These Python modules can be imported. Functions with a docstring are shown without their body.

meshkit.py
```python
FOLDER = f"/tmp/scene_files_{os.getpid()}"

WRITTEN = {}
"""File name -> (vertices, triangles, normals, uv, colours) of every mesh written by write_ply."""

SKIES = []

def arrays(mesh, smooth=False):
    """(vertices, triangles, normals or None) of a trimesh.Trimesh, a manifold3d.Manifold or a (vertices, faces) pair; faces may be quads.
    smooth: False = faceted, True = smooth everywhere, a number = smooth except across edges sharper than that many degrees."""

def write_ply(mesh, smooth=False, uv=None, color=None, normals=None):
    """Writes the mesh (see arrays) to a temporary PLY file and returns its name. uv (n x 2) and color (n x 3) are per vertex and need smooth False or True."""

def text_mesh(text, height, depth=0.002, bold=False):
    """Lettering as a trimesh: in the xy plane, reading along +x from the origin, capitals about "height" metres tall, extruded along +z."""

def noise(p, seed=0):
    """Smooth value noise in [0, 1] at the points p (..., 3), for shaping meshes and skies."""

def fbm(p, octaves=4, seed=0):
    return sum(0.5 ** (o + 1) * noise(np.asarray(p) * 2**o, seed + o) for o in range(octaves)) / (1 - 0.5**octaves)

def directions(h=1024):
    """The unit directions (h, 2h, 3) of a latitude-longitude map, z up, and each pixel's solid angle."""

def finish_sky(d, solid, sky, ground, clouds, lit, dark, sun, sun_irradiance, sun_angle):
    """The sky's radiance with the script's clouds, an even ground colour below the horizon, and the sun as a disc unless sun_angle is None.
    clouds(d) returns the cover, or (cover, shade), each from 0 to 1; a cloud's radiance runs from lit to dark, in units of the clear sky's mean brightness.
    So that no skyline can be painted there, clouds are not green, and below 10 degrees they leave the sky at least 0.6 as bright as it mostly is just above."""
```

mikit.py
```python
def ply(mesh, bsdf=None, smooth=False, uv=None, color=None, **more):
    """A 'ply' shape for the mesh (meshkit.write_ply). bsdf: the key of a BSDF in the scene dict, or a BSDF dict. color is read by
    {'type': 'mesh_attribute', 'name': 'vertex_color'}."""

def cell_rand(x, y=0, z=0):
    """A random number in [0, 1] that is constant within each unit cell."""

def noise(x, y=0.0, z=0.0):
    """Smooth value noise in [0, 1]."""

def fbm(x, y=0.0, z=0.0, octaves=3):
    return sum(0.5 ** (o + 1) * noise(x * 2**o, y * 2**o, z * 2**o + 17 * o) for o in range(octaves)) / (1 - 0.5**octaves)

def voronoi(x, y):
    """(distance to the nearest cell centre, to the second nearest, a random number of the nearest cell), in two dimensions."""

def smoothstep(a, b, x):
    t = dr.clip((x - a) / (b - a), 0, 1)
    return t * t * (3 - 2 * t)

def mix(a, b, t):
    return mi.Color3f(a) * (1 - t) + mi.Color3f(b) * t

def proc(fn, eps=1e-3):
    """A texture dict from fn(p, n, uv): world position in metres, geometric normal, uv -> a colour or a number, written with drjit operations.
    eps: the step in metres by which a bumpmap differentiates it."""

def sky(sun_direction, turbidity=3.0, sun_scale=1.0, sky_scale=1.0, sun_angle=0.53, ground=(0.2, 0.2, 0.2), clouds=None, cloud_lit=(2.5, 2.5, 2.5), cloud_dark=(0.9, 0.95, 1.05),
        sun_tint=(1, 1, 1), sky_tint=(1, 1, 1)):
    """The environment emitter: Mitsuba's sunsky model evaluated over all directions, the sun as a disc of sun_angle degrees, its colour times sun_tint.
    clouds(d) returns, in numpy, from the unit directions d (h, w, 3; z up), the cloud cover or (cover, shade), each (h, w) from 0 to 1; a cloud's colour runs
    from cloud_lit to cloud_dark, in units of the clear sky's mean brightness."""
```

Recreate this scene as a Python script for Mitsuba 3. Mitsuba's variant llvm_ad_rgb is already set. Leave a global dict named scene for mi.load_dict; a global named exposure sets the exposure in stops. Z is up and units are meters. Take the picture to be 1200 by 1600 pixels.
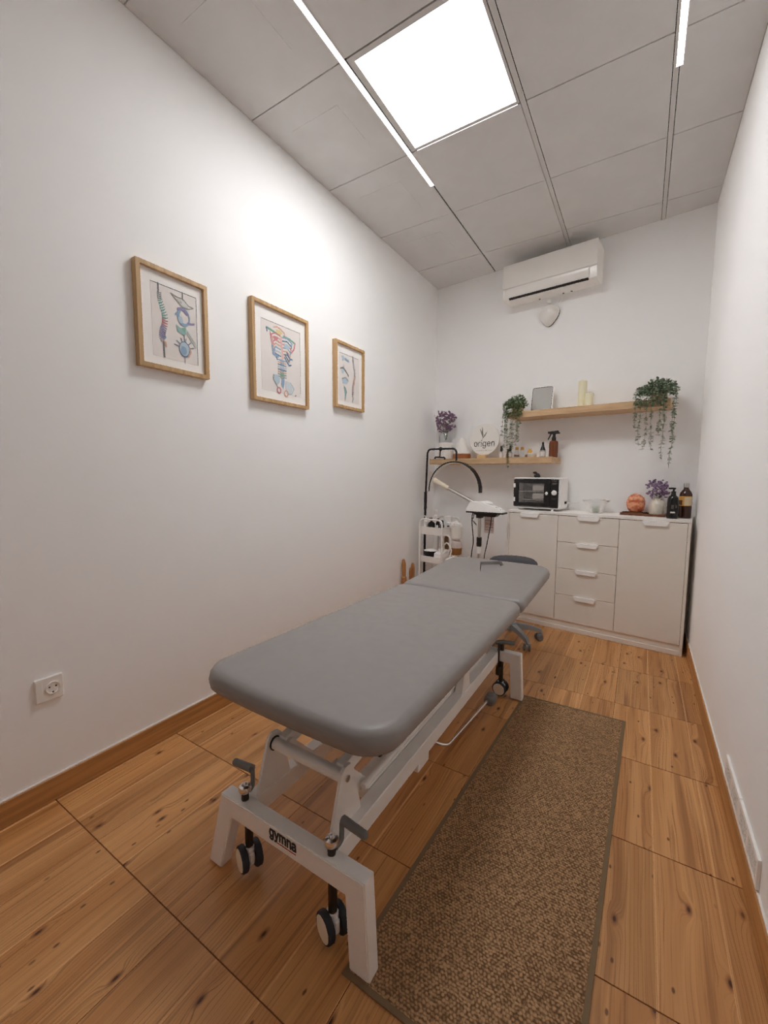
import math, random
import numpy as np, trimesh, manifold3d, shapely
import shapely.geometry as sg, shapely.ops as so, shapely.affinity as sa
import drjit as dr, mitsuba as mi
import mikit, meshkit
from mikit import noise, fbm, voronoi, cell_rand, smoothstep, mix, proc
T = mi.ScalarTransform4f
rng = random.Random(7)
scene, labels = {}, {}

# ------------------------------------------------------------------ camera
CAM_Z, YAW, PITCH, ROLL, FOCAL = 1.1833, -0.5578, -0.0925, 0.0058, 643.6
fwd = np.array([math.sin(YAW)*math.cos(PITCH), math.cos(YAW)*math.cos(PITCH), math.sin(PITCH)])
rgt = np.array([math.cos(YAW), -math.sin(YAW), 0.0]); upv = np.cross(rgt, fwd)
upr = -math.sin(ROLL)*rgt + math.cos(ROLL)*upv
scene['camera'] = {'type': 'perspective', 'fov_axis': 'x', 'fov': 2*math.degrees(math.atan(600/FOCAL)), 'near_clip': 0.02,
    'to_world': T().look_at(origin=[0, 0, CAM_Z], target=[float(fwd[0]), float(fwd[1]), float(CAM_Z+fwd[2])], up=[float(v) for v in upr])}
exposure = 0.66
PANEL_L, STRIP_L = 13.6, 7.5

# ------------------------------------------------------------------ room constants
XL, XR, YF, YBL, YBR, H = -1.7495, 0.3197, -1.35, 3.7499, 3.5244, 2.931
CA, CB = np.array([XL, YBL, 0]), np.array([XR, YBR, 0])
tv = (CB-CA)/np.linalg.norm(CB-CA); LB = float(np.linalg.norm(CB-CA))
nv = np.array([tv[1], -tv[0], 0])            # out of the back wall, into the room
def W(s, o, z): return CA + tv*s + nv*o + np.array([0, 0, z])
def WM(s, o, z, rot=0.0):
    """frame at the back wall: x along the wall to the right, y into the wall, z up"""
    M = np.eye(4); c, q = math.cos(rot), math.sin(rot)
    M[:3, 0] = tv*c - nv*q; M[:3, 1] = -nv*c - tv*q; M[:3, 2] = [0, 0, 1]; M[:3, 3] = W(s, o, z)
    return M
def MT(x, y, z, rz=0.0):
    M = trimesh.transformations.rotation_matrix(rz, [0, 0, 1]); M[:3, 3] = [x, y, z]; return M

# ------------------------------------------------------------------ naming
def numbered(k):
    if k not in scene and k not in labels and not any(x.startswith(k+'__') for x in scene): return k
    i = 1
    while True:
        n = f'{k}_{i:03d}'
        if n not in scene and n not in labels and not any(x.startswith(n+'__') for x in scene): return n
        i += 1
COUNT = {}
def fresh(k):
    n = COUNT.get(k, -1)+1; COUNT[k] = n
    return k if n == 0 else f'{k}_{n:03d}'
def thing(name, label, cat, group=None):
    k = fresh(name); labels[k] = {'label': label, 'category': cat}
    if group: labels[k]['group'] = group
    return k
def part(parent, name, mesh, mat, smooth=30, M=None, label=None, kind=None, **kw):
    k = fresh(parent+'__'+name if name else parent) if name else parent
    if M is not None:
        mesh = mesh.copy(); mesh.apply_transform(M)
    scene[k] = mikit.ply(mesh, mat, smooth, **kw)
    d = {}
    if label: d['label'] = label
    if kind: d['kind'] = kind
    if d: labels.setdefault(k, {}).update(d)
    return k
def solo(name, label, cat, mesh, mat, smooth=30, M=None, group=None, kind=None, **kw):
    k = thing(name, label, cat, group); part(k, '', mesh, mat, smooth, M, kind=kind, **kw); return k
def struct(name, mesh, mat, smooth=False, M=None, **kw):
    k = fresh(name); part(k, '', mesh, mat, smooth, M, **kw); labels.setdefault(k, {})['kind'] = 'structure'; return k

# ------------------------------------------------------------------ shapes
cat = trimesh.util.concatenate
def box(x0, x1, y0, y1, z0, z1):
    m = trimesh.creation.box(extents=(abs(x1-x0), abs(y1-y0), abs(z1-z0))); m.apply_translation(((x0+x1)/2, (y0+y1)/2, (z0+z1)/2)); return m
def cbox(x0, x1, y0, y1, z0, z1, c=0.003):
    """box with chamfered edges"""
    x0, x1 = min(x0, x1), max(x0, x1); y0, y1 = min(y0, y1), max(y0, y1); z0, z1 = min(z0, z1), max(z0, z1)
    c = min(c, (x1-x0)*.45, (y1-y0)*.45, (z1-z0)*.45); P = []
    for sx in (0, 1):
        for sy in (0, 1):
            for sz in (0, 1):
                b = np.array([x1 if sx else x0, y1 if sy else y0, z1 if sz else z0]); d = np.array([-1 if sx else 1, -1 if sy else 1, -1 if sz else 1])*c
                for k in range(3):
                    e = d.copy(); e[k] = 0; P.append(b+e)
    return trimesh.convex.convex_hull(np.array(P))
def hull(P): return trimesh.convex.convex_hull(np.asarray(P, float))
def rbox(x0, x1, y0, y1, z0, z1, r=0.01, seg=8):
    m = manifold3d.Manifold.sphere(r, seg*2)
    parts = [m.translate((x, y, z)) for x in (x0+r, x1-r) for y in (y0+r, y1-r) for z in (z0+r, z1-r)]
    h = manifold3d.Manifold.batch_hull(parts).to_mesh()
    return trimesh.Trimesh(h.vert_properties[:, :3], h.tri_verts)
def lathe(prof, n=28): return trimesh.creation.revolve(np.asarray(prof, float), sections=n)
def cyl(p0, p1, r, r1=None, n=18):
    p0, p1 = np.asarray(p0, float), np.asarray(p1, float); L = np.linalg.norm(p1-p0); r1 = r if r1 is None else r1
    m = lathe([(0, 0), (r, 0), (r1, L), (0, L)], n); m.apply_transform(trimesh.geometry.align_vectors([0, 0, 1], (p1-p0)/L)); m.apply_translation(p0); return m
def smoothpath(P, k=6):
    P = np.asarray(P, float)
    if len(P) < 3: return P
    Q = np.vstack([2*P[0]-P[1], P, 2*P[-1]-P[-2]]); out = []
    for i in range(1, len(Q)-2):
        for t in np.linspace(0, 1, k, endpoint=False):
            a, b, c, d = Q[i-1], Q[i], Q[i+1], Q[i+2]
            out.append(.5*((2*b)+(c-a)*t+(2*a-5*b+4*c-d)*t*t+(3*b-a-3*c+d)*t**3))
    out.append(P[-1]); return np.array(out)
def fillet(P, r, k=6):
    """polyline with its inner corners rounded"""
    P = [np.asarray(p, float) for p in P]; out = [P[0]]
    for a, b, c in zip(P, P[1:], P[2:]):
        u = (a-b)/np.linalg.norm(a-b); v = (c-b)/np.linalg.norm(c-b); d = min(r, np.linalg.norm(a-b)*.49, np.linalg.norm(c-b)*.49)
        p, q = b+u*d, b+v*d
        for t in np.linspace(0, 1, k): out.append((1-t)**2*p+2*t*(1-t)*b+t*t*q)
    out.append(P[-1]); return np.array(out)
def tube(P, r, n=12):
    P = np.asarray(P, float); tn = np.gradient(P, axis=0); tn /= np.linalg.norm(tn, axis=1, keepdims=True)+1e-12
    a = np.cross(tn[0], [0, 0, 1.0] if abs(tn[0][2]) < .9 else [1.0, 0, 0]); a /= np.linalg.norm(a); V = []
    R = np.broadcast_to(r, (len(P),)); th = np.arange(n)*2*np.pi/n
    for i in range(len(P)):
        a = a-tn[i]*(a@tn[i]); a /= np.linalg.norm(a); b = np.cross(tn[i], a)
        V.append(P[i]+R[i]*(np.cos(th)[:, None]*a+np.sin(th)[:, None]*b))
    V = np.array(V); m = len(P); F = []
    for i in range(m-1):
        for j in range(n):
            k = (j+1) % n; F += [(i*n+j, i*n+k, (i+1)*n+k), (i*n+j, (i+1)*n+k, (i+1)*n+j)]
    v = np.vstack([V.reshape(-1, 3), P[:1], P[-1:]])
    for j in range(n):
        k = (j+1) % n; F += [(m*n, k, j), (m*n+1, (m-1)*n+j, (m-1)*n+k)]
    return trimesh.Trimesh(v, F, process=False)
def extr(poly, h): return cat([trimesh.creation.extrude_polygon(g, h, engine='earcut') for g in getattr(poly, 'geoms', [poly])])
AX = {'xz': np.array([[1, 0, 0, 0], [0, 0, -1, 0], [0, 1, 0, 0], [0, 0, 0, 1.0]]),     # polygon (x,z), thickness towards -y
      'yz': np.array([[0, 0, 1, 0], [1, 0, 0, 0], [0, 1, 0, 0], [0, 0, 0, 1.0]])}      # polygon (y,z), thickness towards +x
def slab(poly, y0, y1, axis='xz'):
    if not hasattr(poly, 'geom_type'): poly = sg.Polygon(poly)
    m = extr(poly, abs(y1-y0)); m.apply_transform(AX[axis])
    m.apply_translation((0, max(y0, y1), 0) if axis == 'xz' else (min(y0, y1), 0, 0)); return m
def bevel_prism(poly, z0, z1, b, up=True):
    """convex polygon as a low block; the upper (or lower) rim bevelled"""
    poly = sg.polygon.orient(poly, 1.0); a = np.array(poly.exterior.coords)[:-1]
    i = np.array(sg.polygon.orient(poly.buffer(-b, join_style='mitre'), 1.0).exterior.coords)[:-1]
    if len(i) != len(a): i = a*(1-b)+a.mean(0)*b
    i = np.array([i[np.argmin(((i-q)**2).sum(1))] for q in a]); n = len(a)
    za, zb, zc = (z0, z1-b, z1) if up else (z1, z0+b, z0)
    V = np.vstack([np.c_[a, np.full(n, za)], np.c_[a, np.full(n, zb)], np.c_[i, np.full(n, zc)]]); F = []
    for l in (0, n):
        for j in range(n):
            k = (j+1) % n; F += [(l+j, l+k, l+n+k), (l+j, l+n+k, l+n+j)]
    for j in range(1, n-1): F += [(2*n, 2*n+j, 2*n+j+1), (0, j+1, j)]
    F = np.array(F)
    return trimesh.Trimesh(V, F if up else F[:, ::-1], process=False)
def rrect(w, h, r, n=6): return sg.box(-w/2+r, -h/2+r, w/2-r, h/2-r).buffer(r, quad_segs=n)
def ell(rx, ry, rz, c=(0, 0, 0), sub=3):
    m = trimesh.creation.icosphere(subdivisions=sub); m.apply_scale((rx, ry, rz)); m.apply_translation(c); return m
def rotm(a, ax, p=(0, 0, 0)): return trimesh.transformations.rotation_matrix(a, ax, p)
def boolean(a, b):
    M = lambda m: manifold3d.Manifold(manifold3d.Mesh(np.asarray(m.vertices, np.float32), np.asarray(m.faces, np.uint32)))
    r = (M(a)-M(b)).to_mesh(); return trimesh.Trimesh(r.vert_properties[:, :3], r.tri_verts)

# ------------------------------------------------------------------ materials
def lin(r, g, b): return [((c/255)/12.92 if c/255 <= .04045 else ((c/255+.055)/1.055)**2.4) for c in (r, g, b)]
def rgb(c): return {'type': 'rgb', 'value': [float(x) for x in c]}
def mat(key, c, rough=.5, metal=0.0, two=False, **kw):
    d = {'type': 'principled', 'base_color': c if isinstance(c, dict) else rgb(c), 'roughness': rough, 'metallic': metal, **kw}
    scene[key] = {'type': 'twosided', 'bsdf': d}; return key
def wallc(p, n, uv):
    return mix((.885, .882, .878), (.90, .897, .893), fbm(p.x*3+p.y*3, p.z*3, 1.0, octaves=3))
mat('m_wall', proc(wallc), .62, specular=.3)
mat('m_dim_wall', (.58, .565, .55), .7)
mat('m_tile', proc(lambda p, n, uv: mix((.63, .62, .605), (.68, .67, .655), fbm(p.x*9, p.y*9, 3.0))), .38, specular=.4)
mat('m_rail', (.60, .585, .565), .45)
mat('m_plenum', (.10, .095, .09), .8)
PX0, PY0, PW, PL = -1.426-.4557*2, .553-.457*6, .1519, .457
def floorc(p, n, uv):
    ix, iy = dr.floor((p.x-PX0)/PW), dr.floor((p.y-PY0)/PL)
    r0, r1, r2 = cell_rand(ix, iy, 1), cell_rand(ix, iy, 2), cell_rand(ix, iy, 3)
    u, v = (p.x-PX0)/PW-ix, (p.y-PY0)/PL-iy
    X, Y = p.x+r0*7.3, p.y+r1*11.1
    # knots: a few per plank, wide across the grain; the grain lines bend round them
    d1, d2, which = voronoi(X*15, Y*6.5)
    kn = smoothstep(.80, .84, which)
    bend = kn*dr.exp(-d1*d1*14)*.020
    warp = (fbm(X*5, Y*2.0, 1.0)-.5)*.035
    g = X+warp+bend*dr.select(fbm(X*3, 1.0, 1.0) > .5, 1.0, -1.0)
    lines = dr.abs(dr.sin(g*330+fbm(X*7, Y*.8, 4.0)*11))
    fine = fbm(g*210, Y*4, 2.0, octaves=3)
    coarse = fbm(g*22, Y*1.0, 5.0, octaves=3)
    c = mix(lin(184, 128, 76), lin(204, 150, 96), smoothstep(.25, .75, coarse))
    zone = smoothstep(.42, .62, fbm(X*9, Y*.7, 9.0))
    c = mix(c, mi.Color3f(lin(142, 86, 42)), (1-smoothstep(.0, .5, lines))*(.08+.40*zone))
    c = mix(c, mi.Color3f(lin(136, 80, 38)), smoothstep(.58, .82, fine)*.5)
    c = mix(c, mi.Color3f(lin(128, 74, 34)), smoothstep(.62, .80, fbm(g*34, Y*.9, 21.0))*.5)
    c = mix(c, mi.Color3f(lin(222, 170, 112)), smoothstep(.60, .85, fbm(g*70, Y*1.4, 12.0))*.35)
    kd = dr.sqrt(dr.square(d1)+dr.square((fbm(X*40, Y*40, 2.0)-.5)*.10))
    c = mix(c, mi.Color3f(lin(120, 64, 28)), kn*(1-smoothstep(.05, .18, kd))*.7)
    c = mix(c, mi.Color3f(lin(62, 30, 14)), kn*(1-smoothstep(.025, .085, kd))*.9)
    e1, e2, w2 = voronoi(X*28, Y*13.0)
    c = mix(c, mi.Color3f(lin(82, 42, 18)), smoothstep(.90, .92, w2)*(1-smoothstep(.05, .13, e1))*.8)
    edge = dr.minimum(u, 1-u)
    c = mix(c, mi.Color3f(lin(228, 178, 124)), (1-smoothstep(.012, .024, edge))*.65)
    return c*(.88+.20*r2)
mat('m_floor', proc(floorc), .36, specular=.45)
mat('m_grout', lin(120, 74, 38), .8)
def oak_fn(ax, c0, c1, c2, sc=1.0):
    def f(p, n, uv):
        a, b, c = (p.x, p.y, p.z) if ax == 0 else ((p.y, p.x, p.z) if ax == 1 else (p.z, p.x, p.y))
        g = fbm(a*2.5*sc, b*60*sc, c*60*sc, octaves=3); h = fbm(a*9*sc, b*170*sc, c*170*sc, octaves=2)
        k = mix(c0, c1, smoothstep(.25, .75, g)); return mix(k, mi.Color3f(c2), smoothstep(.58, .85, h)*.4)
    return proc(f)
mat('m_baseboard', oak_fn(1, lin(166, 116, 66), lin(190, 138, 84), lin(136, 90, 48)), .45)
mat('m_oak', oak_fn(0, lin(190, 155, 116), lin(208, 176, 138), lin(160, 124, 86)), .5)
mat('m_frame', oak_fn(2, lin(176, 142, 98), lin(196, 162, 118), lin(150, 114, 74)), .5)
mat('m_walnut', oak_fn(0, lin(92, 56, 34), lin(118, 74, 46), lin(64, 38, 22)), .5)
mat('m_cherry', oak_fn(0, lin(146, 84, 44), lin(166, 100, 56), lin(116, 62, 30)), .4)
mat('m_roller', oak_fn(2, lin(150, 98, 54), lin(184, 130, 80), lin(112, 66, 32)), .4)
mat('m_beech', oak_fn(0, lin(214, 180, 132), lin(226, 196, 150), lin(196, 160, 110)), .5)
mat('m_rug_edge', lin(120, 98, 72), .9)
def rugh(p, n, uv):
    c, s = math.cos(.02), math.sin(.02); a, b = (p.x*c+p.y*s)*104, (p.y*c-p.x*s)*122
    a = a+(noise(p.x*45, p.y*45)-.5)*.7; b = b+(noise(p.x*50+9, p.y*50)-.5)*.7
    k = dr.floor(b); fx = a+.5*(k-2*dr.floor(k/2)); ux, uy = fx-dr.floor(fx)-.5, b-k-.5
    return dr.maximum(0, 1-3.2*(ux*ux+uy*uy))
def rugc(p, n, uv):
    h = rugh(p, n, uv); v = fbm(p.x*190, p.y*190, 3.0, octaves=2); w = fbm(p.x*7, p.y*7, 8.0)
    k = mix(lin(112, 83, 58), lin(188, 150, 113), smoothstep(.0, 1.0, h*.55+(v-.5)*1.1+.2)); return k*(.93+.14*w)
rug_b = {'type': 'principled', 'base_color': proc(rugc), 'roughness': .95, 'specular': .1}
scene['m_rug'] = {'type': 'twosided', 'bsdf': {'type': 'bumpmap', 'arbitrary': proc(lambda p, n, uv: rugh(p, n, uv), eps=8e-4), 'scale': .0028, 'bsdf': rug_b}}
mat('m_vinyl', proc(lambda p, n, uv: mix(lin(137, 132, 130), lin(143, 138, 135), fbm(p.x*40, p.y*40, p.z*40))), .42, specular=.45)
mat('m_white_metal', (.84, .82, .79), .35, specular=.5)
mat('m_white', (.90, .895, .88), .3)
mat('m_white_matt', lin(232, 228, 222), .6)
mat('m_paper', lin(236, 233, 230), .8)
mat('m_art_paper', proc(lambda p, n, uv: mix(lin(221, 214, 210), lin(228, 222, 218), fbm(p.y*14, p.z*14, 1.0))), .85)
mat('m_ac', lin(232, 229, 224), .22, specular=.5)
mat('m_cab', (.79, .745, .68), .42)
mat('m_cab_top', lin(232, 229, 224), .35)
mat('m_cab_gap', lin(70, 62, 54), .8)
mat('m_chrome', (.82, .80, .78), .12, 1.0)
mat('m_steel', (.62, .60, .57), .28, 1.0)
mat('m_black', lin(24, 23, 24), .4)
mat('m_black_gloss', lin(14, 14, 15), .15)
mat('m_black_metal', lin(20, 19, 20), .45)
mat('m_dark_steel', lin(70, 62, 56), .35, .8)
mat('m_navy', lin(34, 37, 46), .55)
mat('m_navy_seat', lin(52, 54, 62), .5)
mat('m_grey_plastic', lin(112, 110, 108), .5)
mat('m_stool_grey', lin(140, 144, 146), .45)
mat('m_cream', lin(226, 216, 196), .4)
mat('m_candle', lin(232, 226, 196), .45, spec_tint=.0)
mat('m_amber', lin(112, 56, 20), .12, specular=.6)
mat('m_amber_dark', lin(58, 28, 12), .12, specular=.6)
mat('m_label_yellow', lin(222, 168, 88), .6)
mat('m_label_cream', lin(226, 206, 172), .6)
mat('m_label_pale', lin(222, 216, 212), .6)
mat('m_pink_print', lin(206, 172, 164), .7)
mat('m_grey_print', lin(88, 84, 80), .7)
mat('m_ink', lin(44, 42, 40), .7)
mat('m_sage', lin(128, 128, 118), .7)
mat('m_red', lin(170, 44, 40), .5)
mat('m_leaf', proc(lambda p, n, uv: mix(lin(54, 74, 42), lin(104, 126, 80), cell_rand(p.x*90, p.y*90, p.z*90))), .55)
mat('m_leaf_grey', proc(lambda p, n, uv: mix(lin(64, 82, 60), lin(130, 148, 118), cell_rand(p.x*90, p.y*90, p.z*90))), .55)
mat('m_stem', lin(88, 96, 66), .6)
mat('m_purple', proc(lambda p, n, uv: mix(lin(84, 58, 80), lin(150, 116, 144), cell_rand(p.x*120, p.y*120, p.z*120))), .7)
mat('m_lilac', proc(lambda p, n, uv: mix(lin(98, 74, 104), lin(168, 142, 172), cell_rand(p.x*120, p.y*120, p.z*120))), .7)
mat('m_salt', proc(lambda p, n, uv: mix(lin(196, 104, 66), lin(236, 168, 132), smoothstep(.3, .75, fbm(p.x*45, p.y*45, p.z*45)))), .35, specular=.5)
mat('m_ceramic', lin(222, 214, 200), .25)
mat('m_pot', lin(196, 176, 146), .6)
mat('m_gold', lin(206, 160, 84), .35, .6)
mat('m_green_glass', lin(196, 208, 190), .1, specular=.6)
mat('m_towel', lin(168, 164, 158), .9)
mat('m_cloth', lin(232, 228, 220), .9)
mat('m_pale_pink', lin(214, 200, 194), .4)
mat('m_kraft', lin(126, 96, 66), .8)
mat('m_wicker', lin(138, 92, 46), .7)
mat('m_mirror', (.80, .82, .80), .03, 1.0)
mat('m_dark', lin(38, 34, 32), .7)
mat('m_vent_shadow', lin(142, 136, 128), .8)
scene['m_art'] = {'type': 'twosided', 'bsdf': {'type': 'diffuse', 'reflectance': {'type': 'mesh_attribute', 'name': 'vertex_color'}}}
scene['m_glass'] = {'type': 'dielectric', 'int_ior': 1.5}
scene['m_pane'] = {'type': 'thindielectric', 'int_ior': 1.5}
mat('m_emit_base', (.8, .8, .8), .8)

# ------------------------------------------------------------------ the room
room = sg.Polygon([(XL, YF), (XR, YF), (XR, YBR), (XL, YBL)])
struct('wall_left', box(XL-.12, XL, YF-.12, YBL+.12, -.05, H+.15), 'm_wall')
struct('wall_right', box(XR, XR+.12, YF-.12, YBL+.12, -.05, H+.15), 'm_wall')
bw_ = box(-.06, LB+.06, 0, .12, -.05, H+.15); struct('wall_back', bw_, 'm_wall', M=WM(0, 0, 0))
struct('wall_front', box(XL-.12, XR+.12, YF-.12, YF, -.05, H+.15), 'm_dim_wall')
struct('floor', box(XL-.12, XR+.12, YF-.12, YBL+.12, -.05, -.0022), 'm_grout')
for i in range(-1, 20):
    for j in range(1, 15):
        x0, y0 = PX0+i*PW, PY0+j*PL
        gx0 = .0013 if i % 3 == 0 else .0001; gx1 = .0013 if i % 3 == 2 else .0001
        q = sg.box(x0+gx0, y0+.0016, x0+PW-gx1, y0+PL-.0016).intersection(room.buffer(-.001, join_style='mitre'))
        if q.is_empty or q.area < 1e-4 or q.geom_type != 'Polygon': continue
        part('floor', 'plank', bevel_prism(q.simplify(1e-5), -.004, 0, .0006), 'm_floor', smooth=False)
struct('ceiling', box(XL-.12, XR+.12, YF-.12, YBL+.12, H+.07, H+.15), 'm_plenum')
RX = [-1.1735, -.5700, .0290]; CY1 = 1.533
GX = [XL]+RX+[XR]; GY = [YF]+[CY1+.6*k for k in range(-4, 4)]+[4.2]
PANEL_CELL = (1, GY.index(CY1))
hw = [.001, .0040, .0137, .0130, .001]
for i in range(4):
    for j in range(len(GY)-1):
        if GY[j+1] <= YF+.01 or (i, j) == PANEL_CELL: continue
        q = sg.box(GX[i]+hw[i], GY[j]+.0019, GX[i+1]-hw[i+1], GY[j+1]-.0019).intersection(room.buffer(-.0015, join_style='mitre'))
        if q.is_empty or q.area < 1e-3 or q.geom_type != 'Polygon': continue
        m = bevel_prism(q.simplify(1e-5), H+rng.uniform(0, .0010), H+.014, .0015, up=False)
        k = part('ceiling', 'tile', m, 'm_tile', smooth=False)
        if i == 0 and q.area > .2:      # embossed field on the row beside the left wall
            x0, y0, x1, y1 = q.bounds; part(k, 'raised_field', bevel_prism(sg.box(x0+.13, y0+.15, x1-.15, y1-.15), H-.0008, H+.002, .0006, up=False), 'm_tile', smooth=False)
for x, w in zip(RX, (.0, .0115, .0105)):
    yb = YBL+(YBR-YBL)*(x-XL)/(XR-XL)
    if w: part('ceiling', 'main_rail', cbox(x-w, x+w, YF+.002, yb-.002, H-.0012, H+.0015, .0006), 'm_rail', False)
    part('ceiling', 'rail_web', box(x-.0015, x+.0015, YF+.002, yb-.002, H+.0016, H+.03), 'm_plenum', False)
for y in GY[1:-1]:
    if y > YF: part('ceiling', 'cross_rail', box(XL+.002, XR-.002, y-.010, y+.010, H+.0142, H+.018), 'm_plenum', False)
BH = .088
struct('baseboard_left', cbox(XL+.0002, XL+.011, YF+.002, YBL-.02, .0005, BH, .002), 'm_baseboard')
part('baseboard_left', 'caulk_line', box(XL+.0002, XL+.006, YF+.002, YBL-.02, BH, BH+.004), 'm_white_matt', False, label='white sealant line along the top')
struct('baseboard_right', cbox(XR-.011, XR-.0002, YF+.002, YBR-.02, .0005, BH, .002), 'm_baseboard')
part('baseboard_right', 'caulk_line', box(XR-.006, XR-.0002, YF+.002, YBR-.02, BH, BH+.004), 'm_white_matt', False, label='white sealant line along the top')
struct('baseboard_back', cbox(.06, LB-.06, -.011, -.0004, .0005, BH, .002), 'm_baseboard', M=WM(0, 0, 0))

# ------------------------------------------------------------------ lamps
def area(L, c=(1, 1, 1)): return {'type': 'area', 'radiance': rgb([L*x for x in c])}
k = thing('ceiling_panel_light', 'square white LED panel glowing in the tiled ceiling beside the long light strip', 'ceiling light')
px0, px1, py0, py1 = RX[0]+.012, RX[1]-.016, CY1+.004, CY1+.6-.006
fr = sg.box(px0, py0, px1, py1).difference(sg.box(px0+.028, py0+.024, px1-.012, py1-.014))
m = extr(fr, .014); m.apply_translation((0, 0, H+.0005)); part(k, 'frame', m, 'm_rail', False)
ex0, ex1, ey0, ey1 = px0+.0285, px1-.0125, py0+.0245, py1-.0145
v = [[ex0, ey0, H+.006], [ex1, ey0, H+.006], [ex1, ey1, H+.006], [ex0, ey1, H+.006]]
part(k, 'diffuser', trimesh.Trimesh(v, [[0, 2, 1], [0, 3, 2]], process=False), 'm_emit_base', False, label='glowing white diffuser', emitter=area(PANEL_L, (.985, .99, 1.0)))
g0 = cat([trimesh.Trimesh([[px0+.03, py1+.0035, H+.001], [px1-.01, py1+.0035, H+.001], [px1-.01, py1+.0085, H+.001], [px0+.03, py1+.0085, H+.001]], [[0, 2, 1], [0, 3, 2]], process=False)])
part(k, 'light_gap', g0, 'm_emit_base', False, label='thin bright gap along the far edge', emitter=area(1.6, (1, .98, .94)))
part(k, 'housing', box(px0, px1, py0, py1, H+.016, H+.06), 'm_rail', False)
for name, x, ys, y1, w, lab in (('strip_light', RX[0]-.004, .80, 2.42, .011, 'long thin LED light strip running along the ceiling left of the square panel'),
                            ('strip_light', RX[2]+.012, 1.05, 2.30, .012, 'thin LED light strip in the ceiling near the right wall')):
    k = thing(name, lab, 'light strip')
    part(k, 'channel', cbox(x-w-.002, x+w+.002, ys-.004, y1+.004, H-.0035, H+.0003, .001), 'm_white', False)
    v = [[x-w, ys, H-.0042], [x+w, ys, H-.0042], [x+w, y1, H-.0042], [x-w, y1, H-.0042]]
    part(k, 'diffuser', trimesh.Trimesh(v, [[0, 2, 1], [0, 3, 2]], process=False), 'm_emit_base', False, label='glowing white strip', emitter=area(STRIP_L, (.99, 1.0, 1.0)))

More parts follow.
